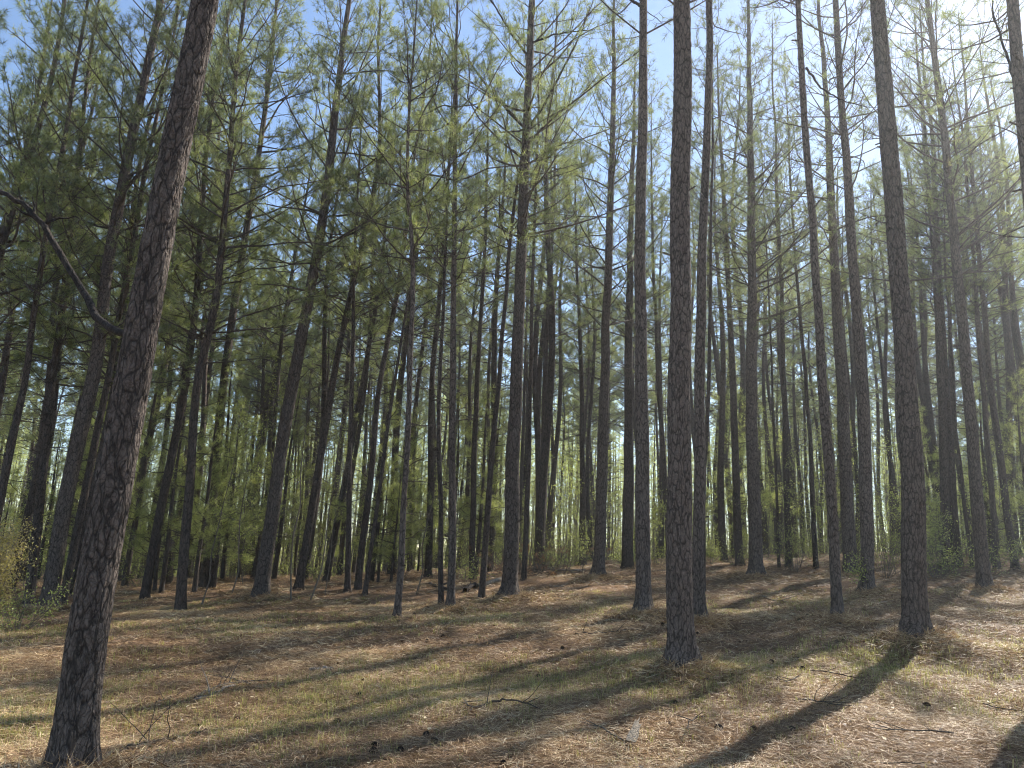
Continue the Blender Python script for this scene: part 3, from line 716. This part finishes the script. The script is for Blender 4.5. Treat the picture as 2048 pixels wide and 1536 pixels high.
def strands(n, y0, y1, L, w, rng, mb, lift=0.03, pw=0.6, mat=0):
    x, y = scatter(n, y0, y1, rng, pw)
    # clumps: pull to straw patches
    z = hgt(x, y)
    az = rng.uniform(0, 6.28, n); l = L * rng.uniform(0.5, 1.2, n); el = np.abs(rng.normal(0.05, 0.28, n))
    d = np.stack([np.cos(az) * np.cos(el), np.sin(az) * np.cos(el), np.sin(el)], -1)
    b = np.stack([x, y, z + rng.uniform(0.0, lift, n)], -1)
    sd = unit(np.stack([-np.sin(az), np.cos(az), rng.normal(0, 0.5, n)], -1)) * w / 2
    bend = rng.normal(0, 0.18, n)[:, None] * np.stack([-np.sin(az), np.cos(az), np.zeros(n)], -1) * l[:, None]
    mid = b + d * l[:, None] * 0.5 + bend * 0.5; tip = b + d * l[:, None] + bend * 1.1; tip[:, 2] -= np.sin(el) * l * 0.45
    V = np.stack([b - sd, b + sd, mid + sd, mid - sd, tip], 1).reshape(-1, 3)
    o = np.arange(n)[:, None] * 5
    tone = np.clip(rng.normal(0.5, 0.22, n) + 0.12 * np.sin(x * 1.3 + y) , 0, 1)
    q = o + np.array([0, 1, 2, 3]); tr = o + np.array([3, 2, 4])
    base = mb.n
    mb.add(V, q, mat, False, np.repeat(tone, 5))
    mb.f.append((tr + base, mat, False))
rng = np.random.default_rng(33)
mb = MB()
strands(230000, 4.2, 11, 0.125, 0.0032, rng, mb, 0.03, 0.75)
strands(160000, 10, 19, 0.15, 0.0058, rng, mb, 0.04, 0.7)
strands(100000, 18, 40, 0.2, 0.011, rng, mb, 0.06, 0.8)
# straw banked round the feet
for t in TREES:
    if t.get('near', 0) >= 24:
        n = 2600; bx, by = t['base'][:2]
        rr = t['r0'] + np.abs(rng.normal(0.12, 0.28, n)); a = rng.uniform(0, 6.28, n)
        x = bx + rr * np.cos(a); y = by + rr * np.sin(a); z = hgt(x, y)
        P = np.stack([x, y, z + rng.uniform(0, 0.05, n)], -1); D = np.stack([rng.normal(size=n), rng.normal(size=n), np.abs(rng.normal(0, 0.35, n))], -1)
        needles(mb, P, D, 1, 0.2, 0.007 + 0.0004 * t['D'], rng, 0, a=1, spread=0.2)
n = 5200; x, y = scatter(n, 4.3, 17, rng, .7); z = hgt(x, y) + rng.uniform(.01, .035, n)
C = np.stack([x, y, z], -1); d = unit(np.stack([rng.normal(size=n), rng.normal(size=n), rng.normal(0, .35, n)], -1)); sd_ = unit(np.cross(d, np.stack([rng.normal(0, .3, n), rng.normal(0, .3, n), 1 + 0 * x], -1)))
zz = rng.uniform(.012, .04, (n, 1)) * (1 + y[:, None] * .03)
mb.add(np.stack([C, C + d * zz * .4 + sd_ * zz * .4, C + d * zz, C + d * zz * .5 - sd_ * zz * .35], 1).reshape(-1, 3), np.arange(4 * n).reshape(-1, 4), 0, False, np.repeat(rng.choice([0, .0, .05, 1.0], n), 4))
o = mb.obj('pine_straw', [M_STRAW]); tag(o, 'brown fallen pine needles carpeting the clearing', 'pine straw', kind='stuff')

def grass(n, y0, y1, thr, hmin, hmax, w, mb, rng, per=7):
    x, y = scatter(n * 4, y0, y1, rng, 0.75)
    k = (grassiness(x, y) - 0.02 * x + rng.normal(0, 0.7, len(x))) > thr
    x, y = x[k][:n], y[k][:n]; n = len(x)
    x = np.repeat(x, per) + rng.normal(0, 0.035, n * per); y = np.repeat(y, per) + rng.normal(0, 0.035, n * per); n = len(x)
    z = hgt(x, y); h = rng.uniform(hmin, hmax, n); az = rng.uniform(0, 6.28, n); ln = rng.uniform(0.1, 0.8, n)
    b = np.stack([x, y, z], -1); dd = np.stack([np.cos(az), np.sin(az), 0 * az], -1); sd = np.stack([-np.sin(az), np.cos(az), 0 * az], -1) * w / 2
    mid = b + dd * (ln * h * 0.35)[:, None]; mid[:, 2] += h * 0.6
    tip = b + dd * (ln * h)[:, None]; tip[:, 2] += h * (1 - 0.35 * ln)
    V = np.stack([b - sd, b + sd, mid + sd * .8, mid - sd * .8, tip], 1).reshape(-1, 3)
    o = np.arange(n)[:, None] * 5; tone = np.repeat(rng.random(n), 5); base = mb.n
    mb.add(V, o + np.array([0, 1, 2, 3]), 0, False, tone); mb.f.append((o + np.array([3, 2, 4]) + base, 0, False))
mb = MB()
grass(7500, 4.3, 11, 0.75, 0.03, 0.085, 0.004, mb, rng)
grass(6500, 9, 20, 0.85, 0.03, 0.10, 0.007, mb, rng)
grass(220, 4.3, 13, 0.8, 0.08, 0.2, 0.005, mb, rng, 5)
o = mb.obj('grass', [M_GRASS]); tag(o, 'short yellow green grass growing in patches through the straw', 'grass', kind='stuff')

# ------------------------------------------------------------------ undergrowth
def leaves(mb, P, m, size, rng, mat=1, rad=0.08):
    n = len(P)
    if n == 0: return
    tones = np.repeat(rng.random(n), m) * 0.5 + rng.random(n * m) * 0.5
    C = np.repeat(P, m, 0) + rng.normal(0, rad, (n * m, 3)); d = unit(rng.normal(size=C.shape)); s = unit(np.cross(d, unit(rng.normal(size=C.shape))))
    z = size * rng.uniform(0.6, 1.2, (len(C), 1))
    V = np.stack([C, C + d * z * .5 + s * z * .3, C + d * z, C + d * z * .5 - s * z * .3], 1).reshape(-1, 3)
    mb.add(V, np.arange(len(V)).reshape(-1, 4), mat, False, np.repeat(tones, 4))

def sapling_mesh(seed, H, leafy=1.0, leafsize=0.05, spread=0.8, low=0.3, nb=22):
    rng = np.random.default_rng(seed); mb = MB(); ml = MB()
    k = 9; s = np.linspace(0, 1, k); P = np.stack([np.cumsum(rng.normal(0, 0.05, k)) * H * .25, np.cumsum(rng.normal(0, 0.05, k)) * H * .25, s * H], -1); P[0, :2] = 0
    tubes(mb, P, (0.006 + 0.0028 * H) * (1 - 0.8 * s), 6, 0)
    hh = rng.uniform(low, 0.98, nb); b = np.stack([np.interp(hh, s, P[:, c]) for c in range(3)], -1)
    az = rng.uniform(0, 6.28, nb); el = rng.uniform(0.1, 0.9, nb); L = spread * rng.uniform(0.4, 1.1, nb) * (1.15 - hh)
    d = np.stack([np.cos(az) * np.cos(el), np.sin(az) * np.cos(el), np.sin(el)], -1); t = np.linspace(0, 1, 5)
    Q = b[:, None] + d[:, None] * (t[None, :, None] * L[:, None, None]); Q[:, 1:] += np.cumsum(rng.normal(0, 0.03, (nb, 4, 3)), 1)
    tubes(mb, Q, np.full((nb, 1), 0.0065) * (1 - 0.7 * t)[None], 3, 0)
    q = np.repeat(np.arange(nb), 4); i = rng.integers(1, 5, len(q)); b2 = Q[q, i]; d2 = unit(d[q] + rng.normal(0, 0.6, (len(q), 3)))
    L2 = rng.uniform(0.08, 0.35, len(q)) * spread; t2 = np.linspace(0, 1, 3); Q2 = b2[:, None] + d2[:, None] * (t2[None, :, None] * L2[:, None, None])
    tubes(mb, Q2, np.full((len(q), 3), 0.0035), 3, 0)
    if leafy > 0:
        pts = np.concatenate([Q2[:, 1], Q2[:, 2], Q[:, -1]]); pts = pts[rng.random(len(pts)) < leafy]; leaves(ml, pts, 6, leafsize, rng, 0)
        return mb.mesh('stem', [M_STEM]), ml.mesh('leaves', [M_LEAF])
    return mb.mesh('stem', [M_STEM]), None

def place_pair(name, cat, pair, x, y, rz, sc, label, group=None, names=('stem', 'leaves')):
    o = thing(name, label, cat, (x, y, float(hgt(x, y)) - 0.02), group, rz); o.scale = (sc, sc, sc)
    for nm, me in zip(names, pair):
        if me is None: continue
        c = bpy.data.objects.new(nm, me); COL.objects.link(c); c.parent = o
    return o

SAP = [sapling_mesh(40 + k, [3.2, 5.0, 6.5, 4.2][k], 0.75, 0.055, [0.9, 1.2, 1.3, 1.0][k], 0.15, 34) for k in range(4)]
BARE = [sapling_mesh(60 + k, [3.5, 5.5, 7.0][k], 0, 0.05, 0.7, 0.2, 26) for k in range(3)]
def young_pine(seed, H):
    rng = np.random.default_rng(seed)
    def ax(h): h = np.asarray(h, float); return np.stack([0.03 * h + 0.04 * np.sin(h), 0.03 * np.sin(h * 1.3), h], -1)
    mb = MB(); make_trunk(mb, ax, H, 0.012 * H, seed, sides=7, rings=14, rng=rng, dead=(8, 0.3, 1.5), butt=0.1)
    mc = MB(); make_crown(mc, ax, H, H * 0.2, 0.16 * H + 0.5, rng, m=18, nl=0.22, nw=0.008, step=0.45, dens=0.9, shape=0.7)
    return mb.mesh('trunk', [M_BARK]), mc.mesh('crown', [M_TWIG, M_NEEDLE_L])
YP = [young_pine(5, 4.5), young_pine(6, 6.5), young_pine(8, 8.5)]

def shrub_mesh(seed, H=1.6, R=0.9, n=26, size=0.045, m=3, lm=M_LEAF, stem=M_STEM, k2=6, lo=0.35):
    rng = np.random.default_rng(seed); mb = MB(); ml = MB()
    az = rng.uniform(0, 6.28, n); rr = rng.random(n) ** 0.6 * R; hh = H * rng.uniform(lo, 1.0, n) * (1 - 0.3 * (rr / R) ** 2 * (lo < .5))
    t = np.linspace(0, 1, 6); tip = np.stack([np.cos(az) * rr, np.sin(az) * rr, hh], -1); b = tip * np.array([0.12, 0.12, 0])
    P = b[:, None] + (tip - b)[:, None] * t[None, :, None]; P[:, 1:] += np.cumsum(rng.normal(0, 0.025, (n, 5, 3)), 1)
    tubes(mb, P, np.full((n, 1), 0.007) * (1 - 0.6 * t)[None], 4, 0)
    q = np.repeat(np.arange(n), k2); i = rng.integers(2, 6, len(q)); d = unit(rng.normal(size=(len(q), 3)) + np.array([0, 0, .5])); L = rng.uniform(.12, .4, len(q)) * min(H, 1.5) * .5
    t2 = np.linspace(0, 1, 3); Q = P[q, i][:, None] + d[:, None] * (t2[None, :, None] * L[:, None, None]); tubes(mb, Q, np.full((len(q), 3), 0.0035), 3, 0)
    leaves(ml, np.concatenate([Q[:, 1], Q[:, 2], P[:, -1], P[:, -2]]), m, size, rng, 0, 0.07)
    return mb.mesh('stems', [stem]), ml.mesh('leaves', [lm])
SHR = [shrub_mesh(70, 2.0, 1.1, 24), shrub_mesh(71, 1.2, 1.0, 18), shrub_mesh(72, 0.7, 0.8, 16, 0.04)]

def at(px, D):
    """ground point in the direction of image column px (on the horizon row) at distance D"""
    r = ray(px, 1130); k = D / math.hypot(r[0], r[1]); return r[0] * k, r[1] * k

rng = np.random.default_rng(77)
# young pines and saplings with labels of their own where they show
for px, D, k, sc, lab in [
    (330, 24, 1, .9, 'young pine with low soft green boughs in the shade right of the foreground trunk'),
    (430, 27, 2, .9, 'taller young pine with full green boughs left of the tall dark pine'),
    (255, 28, 2, 1., 'young pine with full boughs seen past the right edge of the foreground trunk'),
    (480, 33, 1, 1., 'young pine whose boughs fill the gap left of the tall dark pine')]:
    x, y = at(px, D); place_pair('young_pine', 'pine tree', YP[k], x, y, rng.uniform(0, 6), sc, lab, names=('trunk', 'crown'))
c = 0
while c < 72:
    px = rng.uniform(-60, 2100) if c < 42 else rng.uniform(120, 1000); D = rng.uniform(30, 60) if c < 42 else rng.uniform(24, 40); 
    if px > 560 and rng.random() < 0.5: continue
    x, y = at(px, D)
    if not free(x, y, 0.8): continue
    c += 1
    place_pair('young_pine', 'pine tree', YP[int(rng.integers(0, 3))], x, y, rng.uniform(0, 6), rng.uniform(.7, 1.1), 'young bushy pine in the understory of the far forest', 'young pines in the far forest', ('trunk', 'crown'))
for px, py, k, sc, lab in [
    (582, 1202, 2, .9, 'very thin dark sapling standing left of the pale sapling'),
    (620, 1202, 2, .85, 'thin pale bare sapling left of the crossing pair of pines'),
    (832, 1190, 1, .9, 'thin pale bare sapling right of the slim crooked pine'),
    (402, 1213, 1, .9, 'thin slanting bare sapling between the foreground pine and the tall dark pine'),
    (650, 1190, 0, 1., 'short bare sapling left of the crossing pair of pines')]:
    b = ground_hit(px, py); place_pair('sapling', 'sapling', BARE[k], b[0], b[1], rng.uniform(0, 6), sc, lab)
for px, D, k, sc, lab in [
    (530, 24, 2, 1.05, 'tall sapling with fresh yellow green leaves left of the tall dark pine'),
    (470, 22, 1, 1.0, 'slim sapling with sparse fresh leaves in the shade right of the foreground trunk'),
    (1600, 27, 3, .9, 'leafy sapling glowing green left of the slender leaning pole'),
    (1790, 26, 3, .95, 'bright leafy sapling between the two thick trunks at right'),
    (1870, 27, 0, .9, 'small bright sapling right of the second thickest trunk'),
    (2020, 30, 3, .95, 'leafy sapling near the right edge of the crest')]:
    x, y = at(px, D); place_pair('sapling', 'sapling', SAP[k], x, y, rng.uniform(0, 6), sc, lab)
for c in range(80):
    px = rng.uniform(-40, 2090); D = rng.uniform(27, 50)
    x, y = at(px, D)
    if rng.random() < .55: place_pair('sapling', 'sapling', SAP[int(rng.integers(0, 4))], x, y, rng.uniform(0, 6), rng.uniform(.7, 1.2), 'thin spring leafed sapling under the pines of the far forest', 'leafy saplings in the far forest')
    else: place_pair('sapling', 'sapling', BARE[int(rng.integers(0, 3))], x, y, rng.uniform(0, 6), rng.uniform(.7, 1.2), 'thin bare sapling under the pines of the far forest', 'bare saplings in the far forest')
# shrubs
M_YEL = leaf_material('yellow_leaves', [(0.0, (0.30, 0.25, 0.09)), (0.6, (0.5, 0.43, 0.17)), (1.0, (0.66, 0.56, 0.28))], trans=0.4, tcol=1.1)
big = shrub_mesh(81, 1.6, 0.5, 60, 0.035, 8, M_YEL, M_WOOD, 10, 0.64)
x, y = at(-22, 15.2)
place_pair('shrub', 'bush', big, x, y, 0, 1.0, 'yellow green bush lit by the sun at the left edge', names=('stems', 'leaves'))
for px, D, k, sc, lab in [
    (1770, 25, 0, 1.0, 'green shrub in front of the bright leafy sapling'),
    (1590, 26, 0, .9, 'green shrub at the crest left of the slender leaning pole'),
    (1870, 26, 1, 1.2, 'low sunny shrub right of the second thickest trunk'),
    (1975, 27, 1, 1.0, 'low shrub behind the pine with the dense twiggy crown'),
    (935, 24, 2, 1.2, 'small light green shrub between the close pair and the smooth brown pine'),
    (60, 15.5, 1, .95, 'dark low shrub at the foot of the dark leaning pine'),
    (10, 15, 2, .7, 'low straggly shrub below the yellow green bush')]:
    x, y = at(px, D); place_pair('shrub', 'bush', SHR[k], x, y, rng.uniform(0, 6), sc, lab, names=('stems', 'leaves'))
for c in range(70):
    px = rng.uniform(-40, 2090); D = rng.uniform(26, 44); x, y = at(px, D)
    place_pair('shrub', 'bush', SHR[int(rng.integers(0, 3))], x, y, rng.uniform(0, 6), rng.uniform(.7, 1.5), 'low shrub at the foot of the far forest behind the clearing', 'shrubs along the far forest', ('stems', 'leaves'))
# leafy twig growing at the foot of the buttressed pine
tw = sapling_mesh(91, 0.75, 1.0, 0.05, 0.45, 0.3, 7)
b = ground_hit(1722, 1200); place_pair('seedling', 'seedling', tw, b[0], b[1], 0, 1.0, 'pale leafed seedling at the foot of the left leaning buttressed pine')

# ------------------------------------------------------------------ dead wood
def stick(px_pts, r0, r1, label, name='fallen_branch', cat='branch', mat=None, kids=3, lift=0.02, seed=1, hop=0.0):
    rng = np.random.default_rng(seed); P = np.array([ground_hit(*p) for p in px_pts])
    k = 14; s = np.linspace(0, len(P) - 1, k)
    Q = np.stack([np.interp(s, np.arange(len(P)), P[:, c]) for c in range(3)], -1)
    Q[:, 2] = hgt(Q[:, 0], Q[:, 1]) + lift + hop * np.sin(np.linspace(0, math.pi, k)); Q[1:-1] += rng.normal(0, 0.008, (k - 2, 3))
    c = Q[0].copy(); Q = Q - c; mb = MB()
    tubes(mb, Q, np.linspace(r0, r1, k) * rng.uniform(.88, 1.12, k), 7, 0, 0.5)
    for _ in range(kids):
        j = int(rng.integers(2, k - 2)); d = unit(Q[j + 1] - Q[j - 1] + rng.normal(0, 0.2, 3) * 0.3 + np.array([0, 0, .08])) ; d = unit(d + rng.normal(0, 0.45, 3) * np.array([1, 1, .3])); L = rng.uniform(.15, .6)
        t = np.linspace(0, 1, 5); p = Q[j] + d * t[:, None] * L; p[1:] += np.cumsum(rng.normal(0, .012, (4, 3)), 0)
        tubes(mb, p, np.linspace(max(r1, r0 * .4), .002, 5), 4, 0)
    o = mb.obj(name, [mat or M_TWIG], None, c); tag(o, label, cat); return o
stick([(390, 1400), (450, 1372), (545, 1364)], .017, .007, 'dark thin fallen branch lying left of the centre of the clearing', kids=4, seed=2)
stick([(388, 1405), (430, 1390), (470, 1375)], .018, .012, 'short pale fallen branch under the dark thin one', mat=M_WOOD, kids=1, seed=3)
stick([(200, 1525), (290, 1490), (400, 1470)], .012, .004, 'thin grey twig on the straw beside the foreground trunk', kids=4, seed=4)
stick([(948, 1421), (1000, 1413), (1040, 1416), (1085, 1424)], .012, .005, 'dark arched stick with one upright spur on the grass in the foreground', kids=3, seed=5, hop=.05)
stick([(1150, 1269), (1200, 1268), (1290, 1262)], .011, .005, 'thin straight stick left of the thickest central trunk', kids=2, seed=6)
stick([(1500, 1188), (1540, 1200), (1640, 1207)], .022, .008, 'pale fallen branch left of the slender leaning pole', mat=M_WOOD, kids=3, seed=7)
stick([(1590, 1400), (1650, 1410), (1710, 1418)], .01, .004, 'thin dark twig in the right foreground', kids=5, seed=8)
stick([(955, 1176), (985, 1168), (1010, 1158), (1045, 1148)], .07, .05, 'pale barkless log lying behind the big central pine', 'fallen_log', 'log', M_WOOD, 1, .05, 9)
stick([(1095, 1140), (1120, 1150), (1140, 1152), (1170, 1142)], .045, .02, 'crooked sunlit fallen limb right of the brush heap', 'fallen_branch', 'branch', M_WOOD, 5, .05, 10, .12)
stick([(860, 1170), (880, 1176), (905, 1185)], .05, .035, 'short dark rotting log left of the close trunk pair', 'fallen_log', 'log', M_BARK, 2, .04, 11)
stick([(1100, 1174), (1128, 1174)], .02, .012, 'short pale stick on the straw below the crooked fallen limb', mat=M_WOOD, kids=1, seed=12)
stick([(620, 1345), (645, 1341), (665, 1342)], .03, .02, 'small pale chunk of bare wood on the grass left of the centre', 'wood_chunk', 'wood', M_WOOD, 0, .02, 13)
stick([(930, 1185), (940, 1178), (950, 1172)], .07, .05, 'dark broken stump piece behind the close trunk pair', 'wood_chunk', 'wood', M_BARK, 1, .05, 14)
# small twigs and more cones, strewn about
rs = np.random.default_rng(61)
def twig_mesh(seed):
    r = np.random.default_rng(seed); mb = MB(); k = 8; s_ = np.linspace(0, 1, k); L = r.uniform(.35, .8)
    P = np.stack([s_ * L, np.cumsum(r.normal(0, .02, k)), .015 + np.abs(np.cumsum(r.normal(0, .008, k)))], -1); tubes(mb, P, np.linspace(.008, .003, k), 5, 0)
    for _ in range(3):
        j = int(r.integers(1, k - 2)); d = unit(np.array([.8, r.choice([-1, 1]) * .6, r.uniform(0, .5)])); l = r.uniform(.1, .25)
        tubes(mb, P[j] + d * np.linspace(0, 1, 4)[:, None] * l, np.linspace(.004, .002, 4), 4, 0)
    return mb.mesh('twig', [M_STEM if seed % 2 else M_TWIG])
TW = [twig_mesh(300 + i) for i in range(6)]
for i in range(24):
    y = rs.uniform(5.5, 16); x = rs.uniform(-1, 1) * .68 * y; o = bpy.data.objects.new('twig', TW[i % 6]); COL.objects.link(o)
    o.location = (x, y, float(hgt(x, y)) + .01); o.rotation_euler = (0, 0, rs.uniform(0, 6.28)); q = rs.uniform(.6, 1.3); o.scale = (q, q, q)
    tag(o, 'short thin twig fallen on the straw of the clearing', 'twig', 'small twigs strewn on the straw')
# brush heap
rb = np.random.default_rng(14); b = ground_hit(1068, 1152); mb = MB(); ml = MB()
n = 130; az = rb.uniform(0, 6.28, n); el = rb.uniform(-.1, 1.1, n); L = rb.uniform(.5, 1.7, n)
o0 = np.stack([rb.normal(0, .8, n), rb.normal(0, .5, n), rb.uniform(0, .25, n)], -1); d = np.stack([np.cos(az) * np.cos(el), np.sin(az) * np.cos(el), np.sin(el)], -1)
t = np.linspace(0, 1, 5); P = o0[:, None] + d[:, None] * (t[None, :, None] * L[:, None, None]); P[:, 1:] += np.cumsum(rb.normal(0, .035, (n, 4, 3)), 1)
tubes(mb, P, rb.uniform(.005, .016, n)[:, None] * (1 - .7 * t)[None], 4, 0, rb.random(n))
needles(ml, P[:70, 3], unit(P[:70, 4] - P[:70, 2]), 22, .18, .012, rb, 0, a=.5, spread=.8, droop=.3)
root = thing('brush_heap', 'heap of dead reddish branches at the foot of the crest behind the big central pine', 'brush heap', (b[0], b[1], float(hgt(b[0], b[1]))))
mb.obj('branches', [M_STEM], root); ml.obj('dead_needles', [M_DEADLEAF], root)
# upright splinter of bark
rb = np.random.default_rng(15); b = ground_hit(1262, 1492); mb = MB()
prof = [(-.055, 0), (.05, 0), (.062, .08), (.05, .16), (.058, .22), (.028, .20), (.022, .30), (.0, .24), (-.02, .26), (-.03, .14), (-.05, .1)]
n = len(prof); th = .02
V = []
for s in (0, 1):
    for (a, h) in prof: V.append((a + .02 * s * h, -s * th + h * 1.25 + .01 * math.sin(a * 60), h * .62 + s * .012))
V = np.array(V); mb.add(V, np.array([[i, (i + 1) % n, n + (i + 1) % n, n + i] for i in range(n)]), 0, False)
mb.add(V, np.array([list(range(n))[::-1]]), 0, False); mb.add(V, np.array([[n + i for i in range(n)]]), 0, False)
o = mb.obj('wood_splinter', [bark_material('bare_wood', ridge=(0.42, 0.35, 0.26), dark=(0.34, 0.28, 0.21), reddish=0.1)], None, (b[0], b[1], float(hgt(b[0], b[1])) + .03)); o.rotation_euler = (0, .1, -.3); o.scale = (.8, .8, .8)
tag(o, 'pale jagged splinter of wood sticking out of the straw in the foreground', 'wood')
# pine cones
def cone_mesh():
    rb = np.random.default_rng(4); mb = MB()
    k = 9; s = np.linspace(0, 1, k); P = np.stack([s * .085, 0 * s, 0 * s], -1); prof = .017 * np.sin(math.pi * (.12 + .8 * s)) ** .7 + .002
    tubes(mb, P, prof, 8, 0, .2)
    n = 110; u = (np.arange(n) + .5) / n; th = np.arange(n) * 2.399; r = .024 * np.sin(math.pi * (.1 + .8 * u)) ** .7
    d = np.stack([.35 + 0 * u, np.cos(th), np.sin(th)], -1); d = unit(d)
    c = np.stack([u * .085, r * .5 * np.cos(th), r * .5 * np.sin(th)], -1); sd = unit(np.cross(d, np.array([1., 0, 0]))) * .0085
    tip = c + d * (r * .95 + .006)[:, None]
    V = np.stack([c - sd * .5, c + sd * .5, tip + sd, tip - sd], 1).reshape(-1, 3); mb.add(V, np.arange(len(V)).reshape(-1, 4), 0, False, .6)
    return mb.mesh('pine_cone', [M_CONE])
M_CONE = bark_material('cone_scales', ridge=(0.075, 0.055, 0.042), dark=(0.02, 0.015, 0.012), reddish=0.2)
CM = cone_mesh()
CONES = [(825, 1322, 'pine cone on the straw below the smooth brown pine'), (1080, 1357, 'pine cone in the middle of the foreground, left of the long trunk shadow'),
 (1127, 1298, 'pine cone above the middle one, near the end of a thin straight stick'), (665, 1448, 'dark pine cone on the grass near the bottom, left of the centre'),
 (1548, 1328, 'pine cone right of the thickest central trunk on sunny straw'), (1606, 1342, 'pine cone just right of and below another on the sunny straw'),
 (1500, 1462, 'pine cone in the shade in the right foreground'), (1445, 1462, 'pine cone in the shade left of another in the right foreground'),
 (1785, 1206, 'pine cone on the straw mound between the two thick right trunks'), (1845, 1415, 'pine cone on the straw below the second thickest trunk'),
 (1590, 1465, 'pine cone in the right foreground under the thin dark twig'), (830, 1240, 'pine cone just right of the foot of the slim crooked pine'),
 (712, 1393, 'pine cone on the grassy straw left of the dark arched stick'), (1925, 1215, 'pine cone on sunlit straw near the right edge'), (1010, 1530, 'pine cone cut by the bottom edge of the picture'),
 (1340, 1410, 'pine cone between the long trunk shadow and the splinter')]
for i, (px, py, lab) in enumerate(CONES):
    b = ground_hit(px, py); o = bpy.data.objects.new('pine_cone', CM); COL.objects.link(o)
    o.location = (b[0], b[1], float(hgt(b[0], b[1])) + .022); o.rotation_euler = (i * 1.3, .2 * math.sin(i), i * 2.1); s = .75 + .15 * math.sin(i * 3); o.scale = (s, s, s)
    tag(o, lab, 'pine cone', 'pine cones scattered on the straw')

for i in range(40):
    if i % 3 == 0: cy = rs.uniform(4.8, 15); cx = rs.uniform(-.5, 1) * .62 * cy
    x, y = cx + rs.normal(0, .35), cy + rs.normal(0, .3); o = bpy.data.objects.new('pine_cone', CM); COL.objects.link(o)
    o.location = (x, y, float(hgt(x, y)) + rs.uniform(.004, .018)); o.rotation_euler = (rs.uniform(0, 6), rs.uniform(-.3, .3), rs.uniform(0, 6)); q = rs.uniform(.55, .85); o.scale = (q, q, q)
    tag(o, 'small pine cone half sunk in the straw', 'pine cone', 'small pine cones half sunk in the straw')
# ------------------------------------------------------------------ light, sky, camera
AZ, EL = math.radians(42), math.radians(42)   # sun: to the right of the view direction (+Y)
sd = Vector((math.sin(AZ) * math.cos(EL), math.cos(AZ) * math.cos(EL), math.sin(EL)))
L = bpy.data.lights.new('sun', 'SUN'); L.energy = 5.0; L.angle = math.radians(0.53); L.color = (1.0, 0.94, 0.84)
lo = bpy.data.objects.new('sun', L); COL.objects.link(lo); lo.rotation_euler = sd.to_track_quat('Z', 'Y').to_euler(); lo.location = sd * 60
w = bpy.data.worlds.new('World'); bpy.context.scene.world = w; w.use_nodes = True
ns, ln = w.node_tree.nodes, w.node_tree.links; ns.clear()
sky = ns.new('ShaderNodeTexSky'); sky.sky_type = 'NISHITA'; sky.sun_disc = False; sky.sun_elevation = EL; sky.sun_rotation = AZ
sky.air_density = 1.0; sky.dust_density = 0.25; sky.ozone_density = 1.5
bg = ns.new('ShaderNodeBackground'); bg.inputs[1].default_value = 0.10; wo = ns.new('ShaderNodeOutputWorld')
ln.new(sky.outputs[0], bg.inputs[0]); ln.new(bg.outputs[0], wo.inputs[0])
# morning haze hanging in the stand
HAZE = 0.0011
if HAZE:
    m, nt, ns, ln = nmat('haze'); out = ns.new('ShaderNodeOutputMaterial'); vs = ns.new('ShaderNodeVolumeScatter')
    vs.inputs['Density'].default_value = HAZE; vs.inputs['Anisotropy'].default_value = 0.62; vs.inputs['Color'].default_value = (0.9, 0.95, 1, 1)
    ln.new(vs.outputs[0], out.inputs['Volume'])
    mb = MB(); c = np.array([(x, y, z) for x in (-90, 90) for y in (-20, 120) for z in (-12, 20)], float)
    mb.add(c, [[0, 1, 3, 2], [4, 6, 7, 5], [0, 4, 5, 1], [2, 3, 7, 6], [0, 2, 6, 4], [1, 5, 7, 3]], 0, False); h = mb.obj('haze', [m]); tag(h, kind='structure')
setup_camera()
sc = bpy.context.scene
sc.view_settings.view_transform = 'Standard'; sc.view_settings.look = 'None'; sc.view_settings.exposure = 0
sc.cycles.max_bounces = 6; sc.cycles.diffuse_bounces = 3; sc.cycles.transmission_bounces = 3; sc.cycles.glossy_bounces = 2
sc.cycles.film_exposure = 2.3
sc.cycles.filter_width = 1.1
sc.cycles.use_adaptive_sampling = True
sc.cycles.adaptive_threshold = 0.05
sc.cycles.adaptive_min_samples = 20
sc.cycles.use_denoising = True
try: sc.cycles.denoiser = 'OPENIMAGEDENOISE'
except Exception: pass
print('TRIS', sum(len(m.polygons) for m in bpy.data.meshes))
